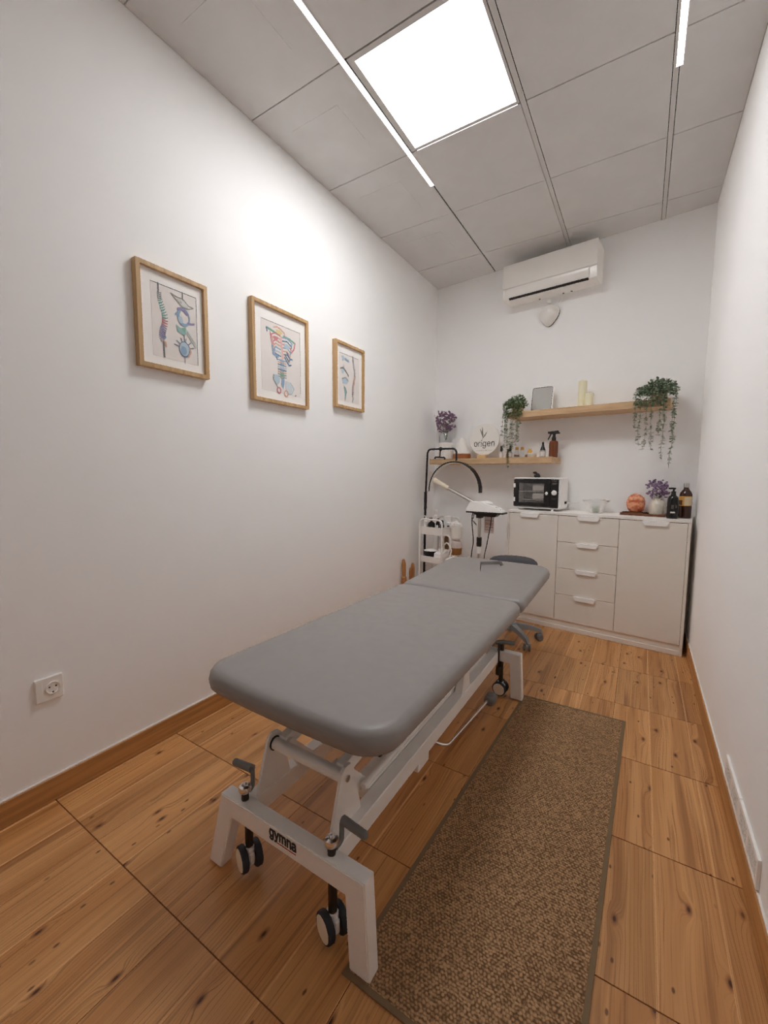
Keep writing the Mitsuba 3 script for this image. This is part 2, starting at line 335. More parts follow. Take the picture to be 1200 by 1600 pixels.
# ------------------------------------------------------------------ massage table
BX, BW2 = -.77, .33
mt = thing('massage_table', 'long grey padded massage table on a white steel lifting frame with castors', 'massage table')
PY = [.705, 1.945, 2.70]; PZ = [.540, .522, .549]; TH = .07
def zpad(y): return np.interp(y, PY, PZ)
def pad(y0, y1, c00, c01, bow=0.0, sink=0.0):
    """upholstered pad: rounded edges all round; c00 / c01 = plan corner radius at its near / far end"""
    prof = [(.030, 0), (.014, .004), (.004, .016), (0, .035), (.004, .052), (.012, .062), (.024, .068), (.045, .0695)]
    def ring(ins):
        pts = []; hx = BW2-ins; a, b = y0+ins, y1-ins
        for cx, cy, r, st in ((1, 1, c01, 0), (-1, 1, c01, 90), (-1, 0, c00, 180), (1, 0, c00, 270)):
            rr = max(r-ins, .004); ox, oy = cx*(hx-rr), (b-rr) if cy else (a+rr)
            for t in np.linspace(0, 90, 9): pts.append((ox+rr*math.cos(math.radians(st+t)), oy+rr*math.sin(math.radians(st+t))))
            nx = {0: 14, 90: 24, 180: 14, 270: 24}[st]
            nxt = {0: (-(hx-max(c01-ins, .004)), b), 90: (-hx, a+max(c00-ins, .004)), 180: (hx-max(c00-ins, .004), a), 270: (hx, b-max(c01-ins, .004))}[st]
            p0 = np.array(pts[-1])
            for t in np.linspace(0, 1, nx+1)[1:-1]: pts.append(tuple(p0*(1-t)+np.array(nxt)*t))
        P = np.array(pts)
        if bow:
            w = np.clip(1-(P[:, 1]-y0)/.25, 0, 1)**2; P[:, 1] -= bow*w*(1-(P[:, 0]/BW2)**2)
        return P
    rings = [np.c_[ring(i), np.full(len(ring(i)), z)] for i, z in prof]
    for s, dz in ((.8, .0700), (.5, .0702), (.2, .0702)):
        c = rings[7][:, :2].mean(0); rings.append(np.c_[c+(rings[7][:, :2]-c)*s, np.full(len(rings[7]), dz)])
    n = len(rings[0]); V = np.vstack(rings+[np.r_[rings[0][:, :2].mean(0), 0][None], np.r_[rings[-1][:, :2].mean(0), .0702][None]]); F = []
    for l in range(len(rings)-1):
        for j in range(n):
            q = (j+1) % n; F += [(l*n+j, l*n+q, (l+1)*n+q), (l*n+j, (l+1)*n+q, (l+1)*n+j)]
    e = len(rings)*n
    for j in range(n):
        q = (j+1) % n; F += [(e, q, j), (e+1, e-n+j, e-n+q)]
    V[:, 0] += BX; V[:, 2] += zpad(V[:, 1]); return trimesh.Trimesh(V, F, process=False)
part(mt, 'body_pad', pad(PY[0], PY[1]-.002, .095, .060, .012), 'm_vinyl', 45)
hp = pad(PY[1]+.002, PY[2], .025, .11)
hc = np.array([-.785, 2.51])
tear = sa.translate(sg.Polygon([(-.868, 2.585), (-.79, 2.35), (-.75, 2.352), (-.712, 2.575), (-.76, 2.68), (-.80, 2.63)]), -hc[0], -hc[1]).buffer(-.014).buffer(.026).buffer(-.012)
hole = extr(tear, .2); hole.apply_translation((hc[0], hc[1], .50))
part(mt, 'head_pad', boolean(hp, hole), 'm_vinyl', 45)
pl2 = extr(sa.translate(sa.scale(tear, .86, .93), -.006, .008), .055); pl2.apply_translation((hc[0], hc[1], .5400)); part(mt, 'breathing_hole_plug', pl2, 'm_vinyl', 30)
for a, b in ((.76, 1.90), (1.99, 2.62)):
    m = cbox(BX-.29, BX+.29, a, b, -.014, .0005, .003); m.vertices[:, 2] += zpad(m.vertices[:, 1]); part(mt, 'pad_board', m, 'm_dark', False)
def portal(y0, y1):
    q = sg.Polygon([(-1.063, 0), (-1.008, 0), (-.951, .193), (-.542, .193), (-.530, 0), (-.472, 0), (-.486, .25), (-.996, .25)])
    m = slab(q, y0, y1); return m
def soften(q, y0, y1, b=.003):
    """prism along y with bevelled rims"""
    a, c = slab(q.buffer(-b, join_style='mitre'), y0, y1), slab(q, y0+b, y1-b); return cat([a, c])
PQ = sg.Polygon([(-1.063, .0045), (-1.008, .0045), (-.951, .193), (-.542, .193), (-.530, .0065), (-.472, .0065), (-.486, .25), (-.996, .25)])
part(mt, 'base_portal', soften(PQ, .703, .745), 'm_white_metal', False)
PQ2 = sa.translate(PQ, .002, 0)
part(mt, 'base_portal', soften(PQ2, 2.118, 2.160), 'm_white_metal', False)
for x0, x1 in ((-.937, -.892), (-.640, -.595)):
    part(mt, 'base_rail', cbox(x0, x1, .742, 2.121, .192, .249, .003), 'm_white_metal', False)
part(mt, 'rail_foot', cbox(-.634, -.598, 1.19, 1.275, .158, .193, .003), 'm_white_metal', False)
# near lifting bracket
bq = sg.Polygon([(.752, .246), (.885, .246), (.850, .395), (.838, .408), (.812, .410), (.798, .398)])
for x in (-.905, -.632):
    part(mt, 'bracket', soften(sg.Polygon([(0, 0), (1, 0), (1, 1)]), 0, 1) if False else slab(bq, x, x+.009, 'yz'), 'm_white_metal', False)
part(mt, 'cross_tube', cyl((-.893, .822, .375), (-.635, .822, .375), .0175, n=24), 'm_white_metal', 40)
for x in (-.8955, -.637): part(mt, 'tube_collar', cyl((x, .822, .375), (x+.004, .822, .375), .021, n=24), 'm_black', 40)
part(mt, 'pivot_bolt', cyl((-.624, .822, .375), (-.620, .822, .375), .009, n=16), 'm_steel', 40)
lq = sg.Polygon([(.812, .388), (.850, .392), (.972, .262), (.968, .236), (.940, .232), (.925, .250), (.880, .28)])
for x in (-.862, -.682): part(mt, 'link_plate', slab(lq, x, x+.014, 'yz'), 'm_white_metal', False)
part(mt, 'pivot_rod', cyl((-.885, .950, .252), (-.648, .950, .252), .008, n=16), 'm_chrome', 40)
part(mt, 'pivot_rod', cyl((-.870, .950, .252), (-.842, .950, .252), .015, n=16), 'm_white_metal', 40)
for x in (-.885, -.665):
    m = hull([(x+dx, y, z) for dx in (0, .026) for y, z in ((.83, .36), (.83, .40), (1.55, .470), (1.55, .505))]); part(mt, 'lift_arm', m, 'm_white_metal', False)
for x in (-.955, -.610):
    m = cbox(x, x+.03, .86, 2.0, -.052, -.016, .003); m.vertices[:, 2] += zpad(m.vertices[:, 1]); part(mt, 'pad_frame_rail', m, 'm_white_metal', False)
for y in (.90, 1.93):
    m = cbox(-.925, -.61, y, y+.03, -.05, -.0165, .003); m.vertices[:, 2] += zpad(m.vertices[:, 1]); part(mt, 'pad_frame_crossbar', m, 'm_white_metal', False)
cov = hull([(x, y, z) for x in (-.840, -.700) for y, z in ((1.02, .30), (1.02, .42), (1.98, .20), (1.98, .40))]); part(mt, 'actuator_cover', cov, 'm_white_metal', False)
part(mt, 'inner_beam', cbox(-.705, -.6415, .95, 2.05, .205, .252, .004), 'm_white_metal', False)
part(mt, 'conduit', cyl((-.648, .93, .268), (-.648, 2.05, .268), .010, n=14), 'm_white_metal', 40)
for x in (-.905, -.632): part(mt, 'bracket', slab(sg.Polygon([(1.60, .246), (1.70, .246), (1.675, .345), (1.63, .345)]), x, x+.03, 'yz'), 'm_white_metal', False)
part(mt, 'cross_tube', cyl((-.893, 1.652, .315), (-.604, 1.652, .315), .016, n=20), 'm_white_metal', 40)
# badge on the near portal
tx = meshkit.text_mesh('gymna', .0285, .0008, bold=True); tx = cat([tx.copy().apply_translation((dx, dz, dx*.05+dz*.03)) for dx in (-.0007, .0007) for dz in (-.0004, .0004)]); sx = .098/(tx.bounds[1, 0]-tx.bounds[0, 0]); tx.apply_translation((-tx.bounds[0, 0], 0, 0)); tx.apply_scale((sx, 1, 1))
tx.apply_transform(np.array([[1, 0, 0, -.794], [0, 0, -1, .7028], [0, 1, 0, .2205], [0, 0, 0, 1.0]])); part(mt, 'badge_lettering', tx, 'm_ink', False, label='black lettering reading gymna')
part(mt, 'badge_underline', box(-.765, -.697, .7020, .7028, .2120, .2142), 'm_red', False, label='thin red underline')
# castors
def caster(x, y, ang, top, zf=0.0):
    c = fresh(mt+'__caster'); R = .0365; M = MT(x, y, zf, ang)
    part(c, 'stem', cyl((0, .0, .048), (0, 0, top-zf), .0115, n=16), 'm_dark_steel', 40, M)
    part(c, 'fork', cat([cbox(-.0085, .0085, -.024, .024, .022, .060, .004), cyl((0, 0, .045), (0, 0, .070), .015, n=16)]), 'm_white', 30, M)
    for s in (-1, 1):
        w = lathe([(.016, -.0095), (R-.003, -.0095), (R, -.006), (R, .006), (R-.003, .0095), (.016, .0095)], 36); w.apply_transform(rotm(math.pi/2, [0, 1, 0])); w.apply_translation((s*.0205, 0, R))
        part(c, 'tyre', w, 'm_navy', 40, M)
        d = lathe([(0, .0120), (.010, .0120), (.016, .0105), (.027, .0115), (.0305, .0100), (.0305, -.008), (0, -.008)], 36); d.apply_transform(rotm(s*math.pi/2, [0, 1, 0])); d.apply_translation((s*.0205, 0, R))
        part(c, 'hub_disc', d, 'm_cream', 35, M)
caster(-.924, .742, 1.2, .194, .022); caster(-.604, .735, 1.2, .194, .016)
caster(-.922, 2.138, 1.45, .194, .010); caster(-.585, 2.130, 1.5, .194, .010)
def crank(x, y, side, far=False):
    c = fresh(mt+'__brake_crank')
    part(c, 'bolt', cat([cyl((x, y, .2485), (x, y, .272), .0105, n=16), ]), 'm_dark_steel', 40)
    b = lathe([(0, 0), (.010, 0), (.017, .006), (.0185, .014), (.016, .021), (.009, .024), (.008, .018), (0, .018)], 24); b.apply_translation((x, y, .270)); part(c, 'cap', b, 'm_chrome', 40)
    P = fillet([(x+.006*side, y+.006, .262), (x+.006*side, y+.032, .262), (x+.006*side, y+.034, .318), (x+.03*side, y+.034, .320)], .012)
    part(c, 'arm', tube(P, .0065, 10), 'm_grey_plastic', 40)
    g = cyl((x+.008*side, y+.034, .318), (x+.076*side, y+.030, .314), .0115, .0105, 16); part(c, 'grip', cat([g, ell(.0108, .0108, .0108, (x+.076*side, y+.030, .314), 2)]), 'm_grey_plastic', 40, label='grey rubber grip')
crank(-.918, .727, -1); crank(-.600, .727, 1); crank(-.918, 2.140, -1)
c = fresh(mt+'__brake_crank')
part(c, 'bolt', cyl((-.585, 2.135, .249), (-.585, 2.135, .285), .011, n=16), 'm_dark_steel', 40)
part(c, 'grip', tube([(-.615, 2.118, .292), (-.58, 2.14, .294), (-.53, 2.165, .288)], .0115, 12), 'm_grey_plastic', 40)
part(c, 'arm', cat([cbox(-.598, -.590, 2.098, 2.116, .14, .292, .002), cyl((-.594, 2.107, .125), (-.594, 2.107, .17), .013, n=14)]), 'm_dark_steel', 40)
# foot lever
fl_ = fresh(mt+'__foot_lever')
part(fl_, 'lever_bar', tube(fillet([(-.66, 1.43, .118), (-.604, 1.452, .10), (-.580, 1.90, .085)], .035), .0065, 12), 'm_chrome', 40)
g = rbox(-.602, -.548, 1.885, 1.965, .055, .107, .022); part(fl_, 'pedal_knob', cat([g, lathe([(0, .004), (.012, .004), (.016, 0), (0, 0)], 20).apply_transform(MT(-.575, 1.92, .107))]), 'm_grey_plastic', 40, label='grey plastic knob')
part(fl_, 'pivot_arm', cbox(-.664, -.650, 1.405, 1.435, .105, .20, .003), 'm_dark_steel', False)

# ------------------------------------------------------------------ rug
rq = sg.Polygon([(-.540, .690), (-.040, .690), (-.005, 2.212), (-.476, 2.192)])
k = thing('runner_rug', 'brown woven runner rug lying on the wooden floor beside the massage table', 'rug')
part(k, 'weave', bevel_prism(rq.buffer(-.012, join_style='mitre'), .0005, .0058, .001), 'm_rug', False)
e = extr(rq.difference(rq.buffer(-.0125, join_style='mitre')), .0050); e.apply_translation((0, 0, .0005)); part(k, 'binding', e, 'm_rug_edge', False, label='stitched brown edge binding')

# ------------------------------------------------------------------ left wall: pictures and socket
def art_mesh(shapes, y0, y1, z0, z1, x, th=.0006):
    """flat ink shapes given in unit picture coordinates, on the sheet at depth x"""
    ms, cs = [], []
    for l, (g, c) in enumerate(shapes):
        for q in getattr(g, 'geoms', [g]):
            if q.is_empty or q.geom_type != 'Polygon' or q.area < 1e-7: continue
            m = extr(q, th); V = np.array(m.vertices)
            P = np.c_[x+V[:, 2]+l*2e-5, y0+V[:, 0]*(y1-y0), z0+V[:, 1]*(z1-z0)]
            ms.append(trimesh.Trimesh(P, m.faces, process=False)); cs.append(np.tile(lin(*[v_*.68+.32*222 for v_ in c]), (len(P), 1)))
    return cat(ms), np.vstack(cs)
def S(pts, w): return sg.LineString(pts).buffer(w, quad_segs=3)
def picture(y0, y1, z0, z1, label, shapes, mat_in, bar=.017, dep=.030):
    k = thing('framed_picture', label, 'picture', None)
    F = sg.box(y0, z0, y1, z1).difference(sg.box(y0+bar, z0+bar, y1-bar, z1-bar))
    m = extr(F, dep); m.apply_transform(AX['yz']); m.apply_translation((XL+.001, 0, 0)); part(k, 'frame', m, 'm_frame', False)
    part(k, 'mat_board', box(XL+.002, XL+.016, y0+bar+.0004, y1-bar-.0004, z0+bar+.0004, z1-bar-.0004), 'm_paper', False, label='white mat board')
    a, b, c, d = mat_in; w, h = y1-y0, z1-z0
    part(k, 'sheet', box(XL+.0162, XL+.0168, y0+a*w, y0+b*w, z0+c*h, z0+d*h), 'm_art_paper', False, label='drawing sheet')
    m, col = art_mesh(shapes, y0, y1, z0, z1, XL+.0169); part(k, 'drawing', m, 'm_art', False, color=col, label='watercolour anatomy drawing')
R_ = random.Random(3)
GR, DG, TE, BL, LB_, PU, RD, OR, YE, GN, NV = (128, 128, 124), (84, 84, 84), (116, 164, 156), (112, 146, 178), (164, 188, 204), (118, 112, 158), (190, 104, 108), (204, 150, 124), (216, 190, 120), (96, 146, 122), (70, 92, 124)
def spine(path, cols, w0, w1):
    P = smoothpath([(x, y) for x, y in path], 12); P = np.array(P); out = []; n = 26
    idx = np.linspace(0, len(P)-1, n).astype(int)
    for i in range(n-1):
        a, b = P[idx[i]], P[idx[i+1]]; c = (a+b)/2; d = (b-a)/np.linalg.norm(b-a); nn = np.array([-d[1], d[0]]); w = w0+(w1-w0)*i/n
        L = np.linalg.norm(b-a)*.40; col = cols[min(int(i/n*len(cols)), len(cols)-1)]; j = R_.uniform(.8, 1.2)
        out.append((sg.Polygon([c-nn*w*j-d*L, c+nn*w-d*L*.7, c+nn*w*1.1+d*L*.7, c-nn*w+d*L]), col))
        out.append((S([c+nn*w*.9, c+nn*w*1.9-d*L*.6], .0045), tuple(int(v*.85) for v in col)))
    return out
A1 = [(S([(.20, .845), (.845, .845)], .0035), DG), (S([(.845, .845), (.845, .135)], .0035), DG), (S([(.30, .845), (.30, .77)], .011), DG)]
A1 += spine([(.30, .765), (.305, .70), (.335, .62), (.365, .54), (.355, .46), (.325, .39), (.32, .33), (.34, .295)], [(100, 104, 104), (92, 140, 132), (92, 140, 132), (176, 90, 100), PU, PU, (86, 118, 156)], .019, .032)
A1 += [(S([(.33, .30), (.37, .28), (.38, .25)], .012), OR), (S([(.345, .285), (.35, .14)], .010), DG)]
A1 += [(S([(.64, .845), (.64, .685)], .006), DG), (S([(.47, .80), (.56, .78), (.64, .785), (.72, .735), (.80, .725)], .004), GR), (S([(.47, .80), (.55, .745), (.63, .69), (.73, .70), (.80, .725)], .004), GR),
       (sg.Polygon([(.55, .765), (.63, .775), (.71, .735), (.72, .705), (.63, .70)]), (206, 208, 200)), (S([(.60, .755), (.62, .74), (.60, .735)], .004), GR)]
A1 += [(sg.Point(.645, .595).buffer(.095, quad_segs=6).difference(sg.Point(.655, .60).buffer(.068, quad_segs=6)), BL), (sg.Point(.60, .56).buffer(.035), LB_), (S([(.57, .665), (.61, .675), (.65, .67), (.70, .64)], .015), PU), (S([(.70, .545), (.76, .55), (.80, .56)], .010), PU), (S([(.56, .63), (.53, .60)], .010), BL)]
A1 += [(sg.Polygon([(.53, .50), (.60, .475), (.67, .50), (.70, .44), (.64, .41), (.55, .43)]), TE), (sg.Polygon([(.60, .47), (.66, .49), (.66, .44)]), GN), (S([(.69, .455), (.80, .35), (.82, .33)], .020), (190, 194, 188)), (S([(.69, .455), (.80, .35)], .006), GR)]
A1 += [(S([(.645, .41), (.645, .35)], .004), DG), (sg.Point(.645, .265).buffer(.075, quad_segs=6), LB_), (sg.Point(.63, .25).buffer(.045, quad_segs=6), BL), (sg.Point(.645, .265).buffer(.082, quad_segs=6).difference(sg.Point(.64, .27).buffer(.071, quad_segs=6)), NV), (S([(.70, .20), (.735, .25), (.72, .29)], .011), OR), (S([(.645, .18), (.645, .12)], .003), GR)]
for a in (20, 50, 80, 110, 140, 165): A1.append((S([(.645+.09*math.cos(math.radians(a)), .265+.075*math.sin(math.radians(a))), (.645+.15*math.cos(math.radians(a)), .265+.115*math.sin(math.radians(a)))], .0045), NV))
picture(.915, 1.228, 1.612, 2.022, 'framed drawing with a tall spine on its left, nearest of three on the left wall', A1, (.20, .845, .13, .845))
A2 = [(S([(.16, .845), (.86, .845)], .0025), GR), (S([(.86, .845), (.86, .12)], .002), GR)]
A2 += [(S([(.26, .765), (.33, .755), (.43, .735)], .012), GN), (S([(.55, .735), (.66, .725), (.76, .70)], .012), GN), (S([(.25, .765), (.26, .73)], .010), NV), (S([(.38, .80), (.44, .815), (.50, .80), (.56, .775), (.57, .745)], .009), OR), (sg.Polygon([(.41, .78), (.48, .79), (.53, .76), (.49, .735), (.42, .74)]), YE)]
for i in range(7):
    y = .715-i*.038; c = [RD, OR, RD, OR, BL, LB_, NV][i]
    A2.append((S([(.49, y+.01), (.40, y+.025), (.33+.012*i, y-.005), (.345+.014*i, y-.035)], .0075), c)); A2.append((S([(.52, y), (.61, y+.012), (.70-.008*i, y-.03), (.69-.010*i, y-.06)], .0075), [BL, NV, RD, BL, OR, NV, LB_][i]))
A2 += [(S([(.31, .73), (.33, .64), (.36, .56), (.38, .49), (.44, .48)], .008), RD), (S([(.345, .58), (.36, .50), (.44, .485)], .014), BL), (S([(.76, .70), (.74, .63), (.69, .58)], .010), RD), (sg.Polygon([(.36, .70), (.45, .70), (.44, .67), (.38, .66)]), RD), (S([(.50, .71), (.51, .60), (.53, .50), (.51, .46)], .016), (226, 170, 160)), (S([(.60, .56), (.66, .50), (.70, .50)], .009), NV), (S([(.56, .50), (.64, .42), (.68, .43)], .009), NV), (S([(.57, .53), (.64, .46)], .009), DG), (sg.Polygon([(.55, .66), (.66, .65), (.64, .60), (.56, .61)]), LB_)]
for i in range(8):
    y = .45-i*.027; c = [BL, BL, LB_, LB_, BL, GN, GN, TE][i]; A2.append((sg.box(.478, y-.011, .548, y+.011), c)); A2.append((S([(.44, y+.006), (.585, y+.004)], .0055), [BL, OR, NV, LB_, NV, OR, GN, GR][i]))
A2 += [(sg.Polygon([(.50, .245), (.55, .245), (.55, .19), (.525, .13), (.49, .18)]), BL), (sg.Polygon([(.36, .27), (.42, .28), (.47, .24), (.46, .19), (.42, .165), (.37, .20)]), LB_), (S([(.36, .27), (.35, .22), (.40, .165), (.43, .14)], .006), GR), (sg.Polygon([(.57, .235), (.66, .215), (.71, .18), (.69, .12), (.62, .09), (.57, .14)]), (196, 206, 212)), (S([(.66, .22), (.73, .16), (.69, .10), (.62, .085)], .005), LB_), (sg.Point(.45, .105).buffer(.040, quad_segs=5).difference(sg.Point(.45, .107).buffer(.022)), RD), (sg.Point(.58, .085).buffer(.040, quad_segs=5).difference(sg.Point(.58, .087).buffer(.024)), OR), (sg.Point(.76, .085).buffer(.010), DG)]
A2 = [(sa.translate(sa.scale(g, 1, .93, origin=(0, .5)), 0, .015), c) for g, c in A2]
picture(1.483, 1.900, 1.565, 2.076, 'framed colourful drawing of ribs and pelvis, middle of three on the left wall', A2, (.16, .86, .12, .845))
A3 = [(S([(.17, .835), (.80, .835)], .004), GR), (S([(.62, .835), (.62, .77)], .014), DG)]
A3 += spine([(.62, .79), (.64, .70), (.68, .61), (.68, .52), (.64, .43), (.61, .34), (.61, .24)], [DG, GR, GR, OR, (170, 130, 110), (150, 120, 110), DG], .017, .024)
A3 += [(S([(.60, .23), (.63, .19), (.60, .13)], .014), GR), (sg.Polygon([(.22, .79), (.30, .81), (.34, .76), (.27, .72)]), LB_), (S([(.36, .765), (.47, .745)], .018), BL), (S([(.20, .60), (.28, .62), (.33, .60), (.42, .55), (.46, .52)], .012), DG), (sg.Polygon([(.22, .58), (.32, .60), (.31, .54), (.24, .53)]), LB_), (S([(.30, .66), (.31, .60)], .008), GR), (sg.Polygon([(.24, .46), (.36, .48), (.46, .44), (.42, .39), (.27, .38)]), LB_), (S([(.25, .45), (.36, .48), (.45, .44)], .010), GR), (sg.Polygon([(.30, .33), (.36, .33), (.40, .27), (.37, .18), (.33, .14), (.34, .22)]), TE), (S([(.31, .34), (.40, .27), (.34, .13)], .008), DG)]
picture(2.158, 2.483, 1.622, 2.050, 'small framed sketch with the spine on its right, farthest of three on the left wall', A3, (.15, .85, .11, .84))
k = thing('wall_socket', 'white double wide wall socket low on the left wall above the baseboard', 'socket')
pm = cbox(XL+.0003, XL+.010, .516, .600, .375, .462, .003); part(k, 'cover_plate', pm, 'm_white_matt', False)
dsk = lathe([(0, .0015), (.0185, .0015), (.0195, .0045), (.0215, .0045), (.0215, 0), (0, 0)], 32); dsk.apply_transform(rotm(math.pi/2, [0, 1, 0])); dsk.apply_translation((XL+.0100, .567, .420)); part(k, 'socket_well', dsk, 'm_white_matt', 30)
for dy, dz in ((-.0095, .004), (.0095, .003), (0, -.016), ): part(k, 'pin_hole', cyl((XL+.0116, .567+dy, .420+dz), (XL+.0119, .567+dy, .420+dz), .0028, n=12), 'm_black', False, label='dark pin hole')
part(k, 'blank_cover', cbox(XL+.0101, XL+.0118, .518, .537, .381, .456, .0008), 'm_white_matt', False)
# right wall vents
for y0, y1, lb in ((1.608, 1.848, 'white louvred vent grille low on the right wall, farther of two'), (1.362, 1.604, 'white louvred vent grille low on the right wall, nearer of two')):
    k = thing('vent_grille', lb, 'vent')
    F = sg.box(y0, .097, y1, .181).difference(sg.box(y0+.012, .107, (y0+y1)/2-.008, .170)).difference(sg.box((y0+y1)/2+.008, .107, y1-.012, .170))
    m = extr(F, .008); m.apply_transform(AX['yz']); m.apply_translation((XR-.0085, 0, 0)); part(k, 'frame', m, 'm_white', False)
    part(k, 'backing', box(XR-.0068, XR-.0004, y0+.006, y1-.006, .102, .176), 'm_vent_shadow', False)
    for h0, h1 in ((y0+.012, (y0+y1)/2-.008), ((y0+y1)/2+.008, y1-.012)):
        for i in range(6): part(k, 'slat', cbox(XR-.0076, XR-.0069, h0-.001, h1+.001, .1085+i*.0105, .1140+i*.0105, .0002), 'm_white', False)

# ------------------------------------------------------------------ back wall: cabinet
cb = thing('sideboard_cabinet', 'cream sideboard with two doors and four middle drawers against the back wall', 'cabinet')
S0, S1, OF, CZ = .875, 2.075, .297, .900
M = WM(0, 0, 0)
def bx(s0, s1, o0, o1, z0, z1, c=.002): return cbox(s0, s1, -o1, -o0, z0, z1, c)
part(cb, 'side_panel', bx(S0, S0+.016, .004, OF, 0.0005, CZ-.019), 'm_cab', False, M); part(cb, 'side_panel', bx(S1-.016, S1, .004, OF, 0.0005, CZ-.019), 'm_cab', False, M)
part(cb, 'worktop', bx(S0, S1, .004, OF+.003, CZ-.019, CZ), 'm_cab_top', False, M, label='white top board')
part(cb, 'back_panel', box(S0+.016, S1-.016, -.010, -.004, .03, CZ-.019), 'm_cab_gap', False, M)
part(cb, 'carcass', box(S0+.016, S1-.016, -(OF-.022), -.010, .076, CZ-.0195), 'm_cab_gap', False, M)
part(cb, 'plinth', bx(S0+.016, S1-.016, .03, OF-.010, .036, .0755), 'm_cab', False, M)
part(cb, 'plinth', bx(S0+.016, S1-.016, .03, OF-.004, .0005, .0355), 'm_cab', False, M)
def handle(key, s, z, w=.145):
    q = sg.Polygon([(-w/2, .003), (w/2, .003), (w/2, -.004), (w/2-.012, -.026), (-w/2+.012, -.026), (-w/2, -.004)])
    m = cat([slab(q, 0, -.004), slab(sg.box(-w/2, -.003, w/2, .003), 0, .012)]); m.apply_translation((s, -OF-.012, z)); part(key, 'handle', m, 'm_white', False, M, label='white edge pull')
def front(name, s0, s1, z0, z1, hs):
    f = fresh(cb+'__'+name); part(f, '', bx(s0, s1, OF-.0205, OF, z0, z1, .0015), 'm_cab', False, M); handle(f, hs, z1+.0, ); return f
front('door', S0+.0175, 1.2665, .077, .8775, 1.055); front('door', 1.6755, S1-.0175, .077, .8775, 1.885)
for z0, z1 in ((.6825, .8775), (.482, .6795), (.2805, .479), (.077, .2775)): front('drawer', 1.2695, 1.6725, z0, z1, 1.478)

# towel warmer on the cabinet
ov = thing('towel_warmer', 'white countertop towel warmer oven with a black glass door on the cabinet', 'towel warmer')
o0, o1, a0, a1, z0, z1 = .035, .245, .900, 1.262, .917, 1.160
M = WM(0, 0, 0)
part(ov, 'shell', cat([bx(a0, a1, o0, o1, z1-.012, z1, .004), bx(a0, a1, o0, o1, z0, z0+.012, .004), bx(a0, a0+.008, o0, o1, z0+.012, z1-.012, .001), bx(a1-.075, a1, o0, o1-.004, z0+.012, z1-.012, .001), bx(a0+.008, a1-.075, o0, o0+.008, z0+.012, z1-.012, .001)]), 'm_white', False, M)
part(ov, 'cavity_liner', bx(a0+.009, a1-.076, o0+.009, o0+.012, z0+.013, z1-.013, .001), 'm_dark', False, M)
dr_ = fresh(ov+'__door'); d0, d1, e0, e1 = a0+.004, a1-.078, z0+.016, z1-.016
F = sg.box(d0, e0, d1, e1).difference(sg.box(d0+.038, e0+.030, d1-.042, e1-.028)); m = slab(F, -o1-.010, -o1+.004); part(dr_, 'frame', m, 'm_black_gloss', False, M)
part(dr_, 'window', box(d0+.037, d1-.041, -o1-.004, -o1-.003, e0+.029, e1-.027), 'm_pane', False, M, label='glass window')
part(dr_, 'knob', ell(.011, .008, .014, (d1-.020, -o1-.016, (e0+e1)/2), 3), 'm_white', True, M, label='white knob')
for zz in (e0+.035, e1-.065): part(ov, 'hinge', cbox(a0-.001, a0+.018, -o1-.014, -o1-.0105, zz, zz+.034, .002), 'm_white', False, M)
pn = fresh(ov+'__control_panel'); part(pn, 'face', bx(a1-.073, a1-.014, o1-.004, o1+.008, z0+.012, z1-.014, .001), 'm_black_gloss', False, M)
part(pn, 'dial', lathe([(0, .012), (.014, .012), (.019, .009), (.020, 0), (0, 0)], 24).apply_transform(rotm(math.pi/2, [1, 0, 0])), 'm_white', 35, M@MT(a1-.043, -o1-.008, 1.045), label='white dial')
for zz, w, hh in ((1.132, .040, .006), (1.108, .034, .014), (.998, .034, .003), (.990, .012, .003)): part(pn, 'marking', box(a1-.0435-w/2, a1-.0435+w/2, -o1-.0086, -o1-.008, zz, zz+hh), 'm_grey_print', False, M)
for s_ in (a0+.03, a1-.06): part(ov, 'foot', cat([cyl((s_, -o1+.02, .9005), (s_, -o1+.02, z0), .010, n=14), cyl((s_, -o0-.03, .9005), (s_, -o0-.03, z0), .010, n=14)]), 'm_white', 40, M)
for zz in (.985, 1.050): part(ov, 'wire_rack', cat([cyl((s_, -o0-.014, zz), (s_, -o1+.012, zz), .0018, n=6) for s_ in np.linspace(a0+.014, a1-.082, 14)]+[cyl((a0+.010, -o1+.014, zz), (a1-.078, -o1+.014, zz), .0024, n=6)]), 'm_steel', False, M)
part(ov, 'power_plug', cbox(a1, a1+.012, -.12, -.09, .955, .975, .003), 'm_black', False, M)
part(ov, 'power_cord', tube(smoothpath([(a1+.012, -.105, .965), (a1+.04, -.10, .962), (a1+.07, -.07, .962), (a1+.075, -.02, .97), (a1+.075, -.004, .972)]), .0035, 8), 'm_white', True, M)
for zz in (1.055, .990): solo('folded_towel', 'folded grey towel behind the warmer glass, on the %s rack' % ('upper' if zz > 1 else 'lower'), 'towel', rbox(1.045, 1.150, -.235, -.10, zz-.002, zz+.055 if zz > 1 else zz+.045, .012, 6), 'm_towel', 40, M)
gd = cat([tube(smoothpath([(1.022, -.15, 1.196), (1.035, -.15, 1.200), (1.050, -.15, 1.188), (1.068, -.15, 1.182)]), [.010]*18+[.010] if False else .009, 10), rbox(1.030, 1.075, -.165, -.135, 1.1605, 1.184, .008, 6)])
solo('black_gadget', 'small black clip lying on top of the towel warmer', 'clip', gd, 'm_black', 40, M)

